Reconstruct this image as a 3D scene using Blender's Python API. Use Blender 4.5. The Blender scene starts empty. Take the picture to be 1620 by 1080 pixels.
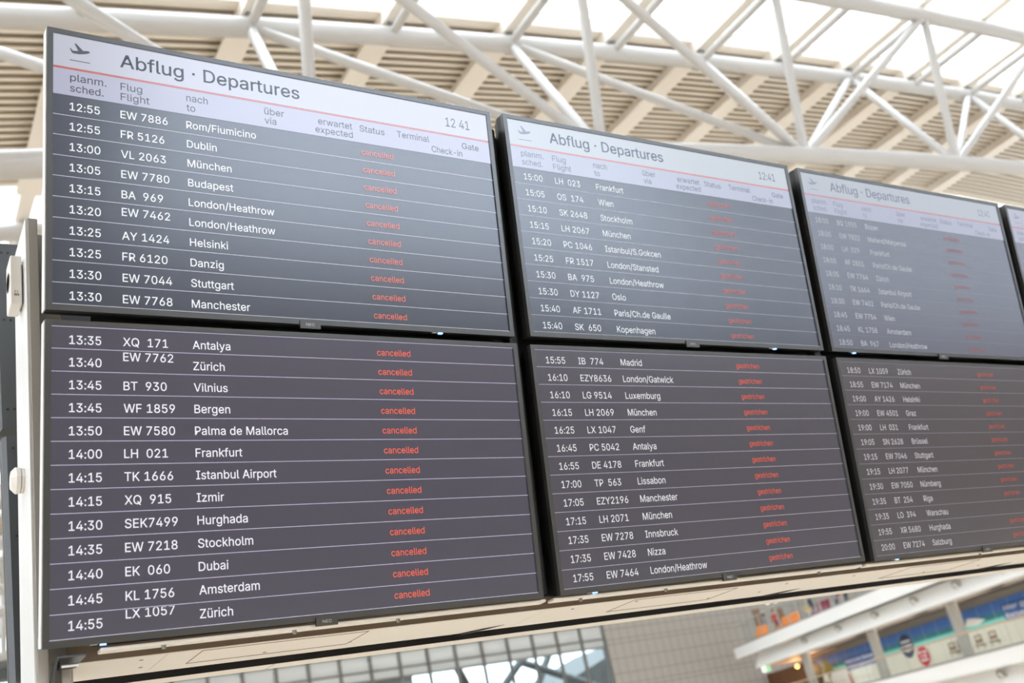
import bpy, math, random
from mathutils import Vector, Matrix
from mathutils.geometry import tessellate_polygon

# ---------------------------------------------------------------- camera, world, exposure
sc = bpy.context.scene
COL = sc.collection
EYE = 1.65                                   # eye height above the hall floor
FPX = 1637.92                                # focal length in pixels of the 1620 px wide frame
C2W = Matrix(((0.845525, -0.041075, 0.532353),
              (-0.495599, -0.431354, 0.753867),
              (-0.198667, 0.901247, 0.385078)))
cam_d = bpy.data.cameras.new('camera')
cam_d.sensor_width = 36.0
cam_d.lens = 36.0 * FPX / 1620.0
cam_d.clip_start, cam_d.clip_end = 0.05, 600
cam_d.dof.use_dof = True
cam_d.dof.focus_distance = 2.72
cam_d.dof.aperture_fstop = 3.3
cam = bpy.data.objects.new('camera', cam_d)
COL.objects.link(cam)
right, up, fwd = C2W.col[0], C2W.col[1], C2W.col[2]
m = Matrix((right, up, -fwd)).transposed().to_4x4()
m.translation = Vector((0, 0, EYE))
cam.matrix_world = m
sc.camera = cam

world = bpy.data.worlds.new('overcast_sky')
sc.world = world
world.use_nodes = True
bg = world.node_tree.nodes['Background']
bg.inputs[0].default_value = (0.88, 0.97, 1.10, 1)
SKY = 12.0
bg.inputs[1].default_value = SKY
sc.view_settings.view_transform = 'Standard'
sc.view_settings.look = 'None'
sc.view_settings.gamma = 1.0
sc.view_settings.exposure = 0.0
sc.view_settings.use_curve_mapping = False
sc.cycles.max_bounces = 10
sc.cycles.diffuse_bounces = 6
sc.cycles.transparent_max_bounces = 16
sc.cycles.sample_clamp_indirect = 8.0
sc.cycles.caustics_reflective = False
sc.cycles.caustics_refractive = False


def ray(px, py):
    return C2W @ Vector(((px - 810) / FPX, (540 - py) / FPX, 1.0))


def at_y(px, py, y):                          # the point seen at a pixel, on the plane at depth y
    d = ray(px, py)
    p = d * (y / d.y)
    p.z += EYE
    return p


# ---------------------------------------------------------------- materials
def lin(c):
    return tuple((v / 255 / 12.92) if v / 255 <= 0.04045 else ((v / 255 + 0.055) / 1.055) ** 2.4 for v in c)


def mat(name, rgb, rough=0.5, metal=0.0, spec=0.5, emit=None, strength=1.0, noise=0.0, nscale=8.0, aniso=None):
    m_ = bpy.data.materials.new(name)
    m_.use_nodes = True
    nt = m_.node_tree
    b = nt.nodes['Principled BSDF']
    b.inputs['Base Color'].default_value = (*rgb, 1)
    b.inputs['Roughness'].default_value = rough
    b.inputs['Metallic'].default_value = metal
    b.inputs['Specular IOR Level'].default_value = spec
    if emit:
        b.inputs['Emission Color'].default_value = (*emit, 1)
        b.inputs['Emission Strength'].default_value = strength
    if noise:
        tc = nt.nodes.new('ShaderNodeTexCoord')
        mp = nt.nodes.new('ShaderNodeMapping')
        if aniso:
            mp.inputs['Scale'].default_value = aniso
        nz = nt.nodes.new('ShaderNodeTexNoise')
        nz.inputs['Scale'].default_value = nscale
        nz.inputs['Detail'].default_value = 4
        mr = nt.nodes.new('ShaderNodeMapRange')
        mr.inputs['To Min'].default_value = 1 - noise
        mr.inputs['To Max'].default_value = 1 + noise
        hs = nt.nodes.new('ShaderNodeHueSaturation')
        hs.inputs['Color'].default_value = (*rgb, 1)
        nt.links.new(tc.outputs['Object'], mp.inputs['Vector'])
        nt.links.new(mp.outputs['Vector'], nz.inputs['Vector'])
        nt.links.new(nz.outputs['Fac'], mr.inputs['Value'])
        nt.links.new(mr.outputs['Result'], hs.inputs['Value'])
        nt.links.new(hs.outputs['Color'], b.inputs['Base Color'])
    return m_


def glass(name, tint, refl=0.08, rough=0.02, gain=0.7):
    """thin pane: lets light straight through, a little mirror on top"""
    m_ = bpy.data.materials.new(name)
    m_.use_nodes = True
    nt = m_.node_tree
    nt.nodes.remove(nt.nodes['Principled BSDF'])
    out = nt.nodes['Material Output']
    t = nt.nodes.new('ShaderNodeBsdfTransparent')
    t.inputs[0].default_value = (*tint, 1)
    g = nt.nodes.new('ShaderNodeBsdfGlossy')
    g.inputs['Roughness'].default_value = rough
    fr = nt.nodes.new('ShaderNodeFresnel')
    fr.inputs[0].default_value = 1.45
    mu = nt.nodes.new('ShaderNodeMath')
    mu.operation = 'MULTIPLY_ADD'
    mu.inputs[1].default_value = gain
    mu.inputs[2].default_value = refl
    mx = nt.nodes.new('ShaderNodeMixShader')
    nt.links.new(fr.outputs[0], mu.inputs[0])
    nt.links.new(mu.outputs[0], mx.inputs[0])
    nt.links.new(t.outputs[0], mx.inputs[1])
    nt.links.new(g.outputs[0], mx.inputs[2])
    nt.links.new(mx.outputs[0], out.inputs[0])
    return m_


def grid_mat(name, base, line, sx, sz, w=0.03, rough=0.5):
    """rectangular cladding with dark joints, laid out in the object's own x / z metres"""
    m_ = bpy.data.materials.new(name)
    m_.use_nodes = True
    nt = m_.node_tree
    b = nt.nodes['Principled BSDF']
    b.inputs['Roughness'].default_value = rough
    tc = nt.nodes.new('ShaderNodeTexCoord')
    sp = nt.nodes.new('ShaderNodeSeparateXYZ')
    nt.links.new(tc.outputs['Object'], sp.inputs[0])
    outs = []
    for ax, s in ((0, sx), (2, sz)):
        d = nt.nodes.new('ShaderNodeMath'); d.operation = 'DIVIDE'; d.inputs[1].default_value = s
        fr = nt.nodes.new('ShaderNodeMath'); fr.operation = 'FRACT'
        lt = nt.nodes.new('ShaderNodeMath'); lt.operation = 'LESS_THAN'; lt.inputs[1].default_value = w / s
        nt.links.new(sp.outputs[ax], d.inputs[0]); nt.links.new(d.outputs[0], fr.inputs[0]); nt.links.new(fr.outputs[0], lt.inputs[0])
        outs.append(lt)
    # every second horizontal joint is doubled
    d = nt.nodes.new('ShaderNodeMath'); d.operation = 'DIVIDE'; d.inputs[1].default_value = sz * 3
    ad = nt.nodes.new('ShaderNodeMath'); ad.operation = 'ADD'; ad.inputs[1].default_value = 0.9
    fr = nt.nodes.new('ShaderNodeMath'); fr.operation = 'FRACT'
    lt = nt.nodes.new('ShaderNodeMath'); lt.operation = 'LESS_THAN'; lt.inputs[1].default_value = w / sz / 3
    nt.links.new(sp.outputs[2], d.inputs[0]); nt.links.new(d.outputs[0], ad.inputs[0]); nt.links.new(ad.outputs[0], fr.inputs[0]); nt.links.new(fr.outputs[0], lt.inputs[0])
    outs.append(lt)
    mx = nt.nodes.new('ShaderNodeMath'); mx.operation = 'MAXIMUM'
    mx2 = nt.nodes.new('ShaderNodeMath'); mx2.operation = 'MAXIMUM'
    nt.links.new(outs[0].outputs[0], mx.inputs[0]); nt.links.new(outs[1].outputs[0], mx.inputs[1])
    nt.links.new(mx.outputs[0], mx2.inputs[0]); nt.links.new(outs[2].outputs[0], mx2.inputs[1])
    mc = nt.nodes.new('ShaderNodeMix'); mc.data_type = 'RGBA'
    mc.inputs[6].default_value = (*base, 1); mc.inputs[7].default_value = (*line, 1)
    nt.links.new(mx2.outputs[0], mc.inputs[0]); nt.links.new(mc.outputs[2], b.inputs['Base Color'])
    return m_


def screen(name, rgb, refl=0.95, rough=0.22):
    """anti-glare display surface: what the pixels emit plus a soft 4 % reflection of the hall"""
    return mat(name, (0.012, 0.012, 0.014), rough, spec=refl, emit=lin(rgb))


M = {
    'white_paint': mat('white_painted_steel', (0.51, 0.485, 0.45), 0.33),
    'rafter': mat('beige_painted_rafter', (0.84, 0.775, 0.685), 0.5),
    'deck': mat('beige_corrugated_deck', (0.82, 0.745, 0.64), 0.55),
    'groove': mat('painted_groove_shade', (0.50, 0.43, 0.335), 0.8),  # shade inside the deck folds, put into a darker brown
    'stone': mat('pale_stone_floor', (0.66, 0.57, 0.46), 0.45, noise=0.06, nscale=0.7),
    'tan_wall': mat('tan_wall_paint', (0.50, 0.42, 0.34), 0.7),
    'frame': mat('grey_mullion_metal', (0.20, 0.195, 0.18), 0.45),
    'spandrel': mat('grey_fritted_panel', (0.72, 0.75, 0.745), 0.03, spec=1.0),
    'tile': grid_mat('grey_wall_cladding', (0.52, 0.49, 0.445), (0.32, 0.30, 0.27), 0.72, 1.0, 0.06),
    'skyglass': glass('skylight_glass', (0.60, 0.61, 0.605), 0.03),
    'facade_glass': glass('facade_glass', (0.26, 0.29, 0.285), 0.10),
    'clear_glass': glass('rear_window_glass', (0.56, 0.58, 0.60), 0.02),
    'rail_glass': glass('balustrade_glass', (0.95, 0.97, 0.965), 0.0, gain=0.05),
    'bezel': mat('charcoal_display_bezel', (0.040, 0.040, 0.039), 0.30, spec=0.9),
    'body': mat('black_display_body', (0.016, 0.016, 0.017), 0.45),
    'rearcover': mat('dark_grey_steel_cover', (0.085, 0.092, 0.098), 0.42, metal=0.35),
    'silver_edge': mat('pale_metal_edge', (0.88, 0.89, 0.88), 0.4),
    'logo': mat('pale_logo_print', (0.55, 0.54, 0.50), 0.5),
    'led': mat('blue_led', (0.1, 0.2, 0.6), 0.3, emit=(0.25, 0.45, 1.0), strength=3.0),
    'black': mat('black_backing', (0.006, 0.006, 0.007), 0.6),
    'soffit': mat('warm_white_sheet_metal', (0.81, 0.755, 0.67), 0.42, noise=0.03, nscale=3),
    'recess': mat('brown_channel_shade_and_joint', (0.20, 0.145, 0.095), 0.6),  # brown of the painted recess shade; the hatch joints share it
    'screw': mat('grey_screw_head', (0.25, 0.23, 0.20), 0.4, metal=0.6),
    'alu': mat('brushed_aluminium', (0.80, 0.80, 0.78), 0.36, metal=0.25, noise=0.05, nscale=40, aniso=(1, 1, 0.03)),
    'alu_warm': mat('grey_beige_aluminium', (0.50, 0.475, 0.43), 0.45, metal=0.2, noise=0.04, nscale=30, aniso=(1, 1, 0.03)),
    'plastic': mat('white_plastic', (0.82, 0.78, 0.72), 0.4),
    'dustmat': mat('pale_dust', (0.85, 0.83, 0.78), 0.9),
    'gallery': mat('white_gallery_paint', (0.91, 0.89, 0.85), 0.5),
    'ceil_dark': mat('brown_gallery_ceiling', (0.16, 0.13, 0.11), 0.7),
    'band': mat('taupe_band', (0.30, 0.26, 0.22), 0.6),
    'column': mat('grey_column_paint', (0.42, 0.395, 0.35), 0.5),
    'darkgap': mat('dark_void', (0.03, 0.025, 0.022), 0.8),
    'grey_edge': mat('grey_slab_edging', (0.28, 0.27, 0.25), 0.6),
    'handrail': mat('pale_wood_handrail', (0.52, 0.36, 0.23), 0.4),
    'lampmetal': mat('spotlight_housing_metal', (0.45, 0.43, 0.39), 0.4, metal=0.3),
    'lamplens': mat('dark_spotlight_lens', (0.02, 0.02, 0.02), 0.15),
    'orange_wall': mat('brown_timber_wall', (0.20, 0.085, 0.03), 0.55, noise=0.25, nscale=1.2),
    'lampglow': mat('warm_lamp_glow', (1, 0.7, 0.3), 0.5, emit=(1.0, 0.58, 0.16), strength=2.0),
    'tubeglow': mat('added_lamp_glow', (0.9, 0.88, 0.82), 0.5, emit=(1.0, 0.93, 0.82), strength=24.0),
    'globeglow': mat('globe_glow', (0.9, 0.88, 0.8), 0.5, emit=(1.0, 0.9, 0.66), strength=1.6),
    'exitgreen': mat('exit_sign_green', (0.1, 0.5, 0.2), 0.4, emit=(0.20, 0.62, 0.27), strength=0.7),
    'exitwhite': mat('exit_sign_white', (0.9, 0.95, 0.9), 0.4, emit=(0.75, 0.9, 0.75), strength=0.6),
    'sky_print': mat('poster_sky_blue', lin((72, 118, 190)), 0.5, noise=0.10, nscale=0.35),
    'sea_print': mat('poster_deep_teal', lin((38, 118, 130)), 0.5, noise=0.12, nscale=0.8),
    'shallow_print': mat('poster_turquoise', lin((120, 205, 195)), 0.5, noise=0.06, nscale=0.8),
    'sand_print': mat('poster_white_sand', lin((226, 222, 208)), 0.5, noise=0.03, nscale=0.5),
    'joint_print': mat('poster_joint', lin((185, 185, 178)), 0.6),
    'navy_print': mat('poster_navy', lin((36, 46, 78)), 0.5),
    'red_print': mat('poster_red', lin((196, 44, 52)), 0.5),
    'white_print': mat('poster_white', lin((240, 240, 240)), 0.5),
    'textblue_print': mat('poster_caption_blue', lin((52, 92, 158)), 0.5),
    'palm_print': mat('poster_palm_green', lin((120, 128, 48)), 0.5, noise=0.3, nscale=3),
    'shade_print': mat('poster_dark_foliage', lin((42, 52, 48)), 0.6),
    'cloud_print': mat('poster_white_parasol', lin((225, 222, 214)), 0.5),
    'chair_print': mat('poster_rattan_brown', lin((112, 92, 78)), 0.5),
    'cushion_print': mat('poster_cushion_cream', lin((214, 196, 172)), 0.5),
    'skin': mat('skin', (0.55, 0.34, 0.25), 0.5),
    'hair': mat('dark_brown_hair', (0.035, 0.022, 0.015), 0.5),
    'red_cloth': mat('red_cloth', (0.50, 0.035, 0.03), 0.8),
    'maroon_cloth': mat('maroon_cloth', (0.24, 0.02, 0.045), 0.8),
    'navy_cloth': mat('navy_cloth', (0.022, 0.03, 0.055), 0.8),
    'denim': mat('dark_denim', (0.035, 0.055, 0.10), 0.8),
    'grey_cloth': mat('grey_cloth', (0.28, 0.30, 0.33), 0.8),
    'yellow_cloth': mat('yellow_cloth', (0.75, 0.42, 0.03), 0.7),
    'blue_cloth': mat('blue_cloth', (0.05, 0.10, 0.42), 0.8),
    'orange_seat': mat('orange_upholstery', (0.85, 0.27, 0.05), 0.6),
    'brown_wood': mat('brown_wood', (0.22, 0.12, 0.07), 0.6),
    'canopy': mat('dark_canopy_sheet', (0.10, 0.11, 0.11), 0.6),
    'outsteel': mat('outside_grey_steel', (0.16, 0.17, 0.17), 0.6),
    'asphalt': mat('outside_ground', (0.20, 0.20, 0.19), 0.8),
    'facade_out': mat('outside_pale_building', (0.45, 0.46, 0.44), 0.8),
}


# ---------------------------------------------------------------- mesh helpers
class MB:
    def __init__(self):
        self.v, self.f, self.k = [], [], []

    def quad(self, a, b, c, d, k=0):
        n = len(self.v)
        self.v += [tuple(a), tuple(b), tuple(c), tuple(d)]
        self.f.append((n, n + 1, n + 2, n + 3)); self.k.append(k)

    def poly(self, pts, k=0):
        n = len(self.v)
        self.v += [tuple(p) for p in pts]
        self.f.append(tuple(range(n, n + len(pts)))); self.k.append(k)

    def box(self, lo, hi, k=0, T=None):
        x0, y0, z0 = lo; x1, y1, z1 = hi
        c = [(x0, y0, z0), (x1, y0, z0), (x1, y1, z0), (x0, y1, z0), (x0, y0, z1), (x1, y0, z1), (x1, y1, z1), (x0, y1, z1)]
        if T: c = [T(*p) for p in c]
        n = len(self.v)
        self.v += [tuple(p) for p in c]
        for f in ((0, 3, 2, 1), (4, 5, 6, 7), (0, 1, 5, 4), (1, 2, 6, 5), (2, 3, 7, 6), (3, 0, 4, 7)):
            self.f.append(tuple(n + i for i in f)); self.k.append(k)

    def loft(self, rings, k=0, cap=True):
        n = len(self.v); r = len(rings[0])
        for g in rings: self.v += [tuple(p) for p in g]
        for i in range(len(rings) - 1):
            for j in range(r):
                a, b = n + i * r + j, n + i * r + (j + 1) % r
                self.f.append((a, b, b + r, a + r)); self.k.append(k)
        if cap:
            self.f.append(tuple(n + j for j in reversed(range(r)))); self.k.append(k)
            e = n + (len(rings) - 1) * r
            self.f.append(tuple(e + j for j in range(r))); self.k.append(k)

    def tube(self, pts, rad, seg=18, k=0, cap=True):
        pts = [Vector(p) for p in pts]
        rings = []
        for i, p in enumerate(pts):
            t = (pts[min(i + 1, len(pts) - 1)] - pts[max(i - 1, 0)]).normalized()
            ref = Vector((0, 0, 1)) if abs(t.z) < 0.9 else Vector((0, 1, 0))
            u = t.cross(ref).normalized(); w = t.cross(u)
            r = rad[i] if isinstance(rad, (list, tuple)) else rad
            rings.append([p + u * (r * math.cos(a)) + w * (r * math.sin(a)) for a in (2 * math.pi * j / seg for j in range(seg))])
        self.loft(rings, k, cap)

    def lathe(self, prof, c, ax, seg=24, k=0):
        """prof: (radius, height along axis)"""
        ax = Vector(ax).normalized()
        ref = Vector((0, 0, 1)) if abs(ax.z) < 0.9 else Vector((1, 0, 0))
        u = ax.cross(ref).normalized(); w = ax.cross(u)
        c = Vector(c)
        self.loft([[c + ax * h + u * (r * math.cos(a)) + w * (r * math.sin(a)) for a in (2 * math.pi * j / seg for j in range(seg))] for r, h in prof], k)

    def build(self, name, mats, parent=None, smooth=False):
        me = bpy.data.meshes.new(name)
        me.from_pydata(self.v, [], self.f)
        for q in (mats if isinstance(mats, (list, tuple)) else [mats]):
            me.materials.append(q)
        if any(self.k): me.polygons.foreach_set('material_index', self.k)
        me.update()
        if smooth:
            me.polygons.foreach_set('use_smooth', [True] * len(me.polygons))
            me.set_sharp_from_angle(angle=math.radians(40))
        o = bpy.data.objects.new(name, me)
        COL.objects.link(o)
        if parent: o.parent = parent
        return o


def tag(o, label=None, cat=None, group=None, kind=None):
    if label: o['label'] = label
    if cat: o['category'] = cat
    if group: o['group'] = group
    if kind: o['kind'] = kind
    return o


def structure(o):
    o['kind'] = 'structure'
    return o


def empty(name, loc=(0, 0, 0), mtx=None):
    o = bpy.data.objects.new(name, None)
    o.empty_display_size = 0.1
    COL.objects.link(o)
    if mtx is not None: o.matrix_world = mtx
    else: o.location = loc
    return o


def add_bevel(o, w, seg=2):
    b = o.modifiers.new('bevel', 'BEVEL')
    b.width = w; b.segments = seg; b.limit_method = 'ANGLE'; b.angle_limit = math.radians(40)
    return o


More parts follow.
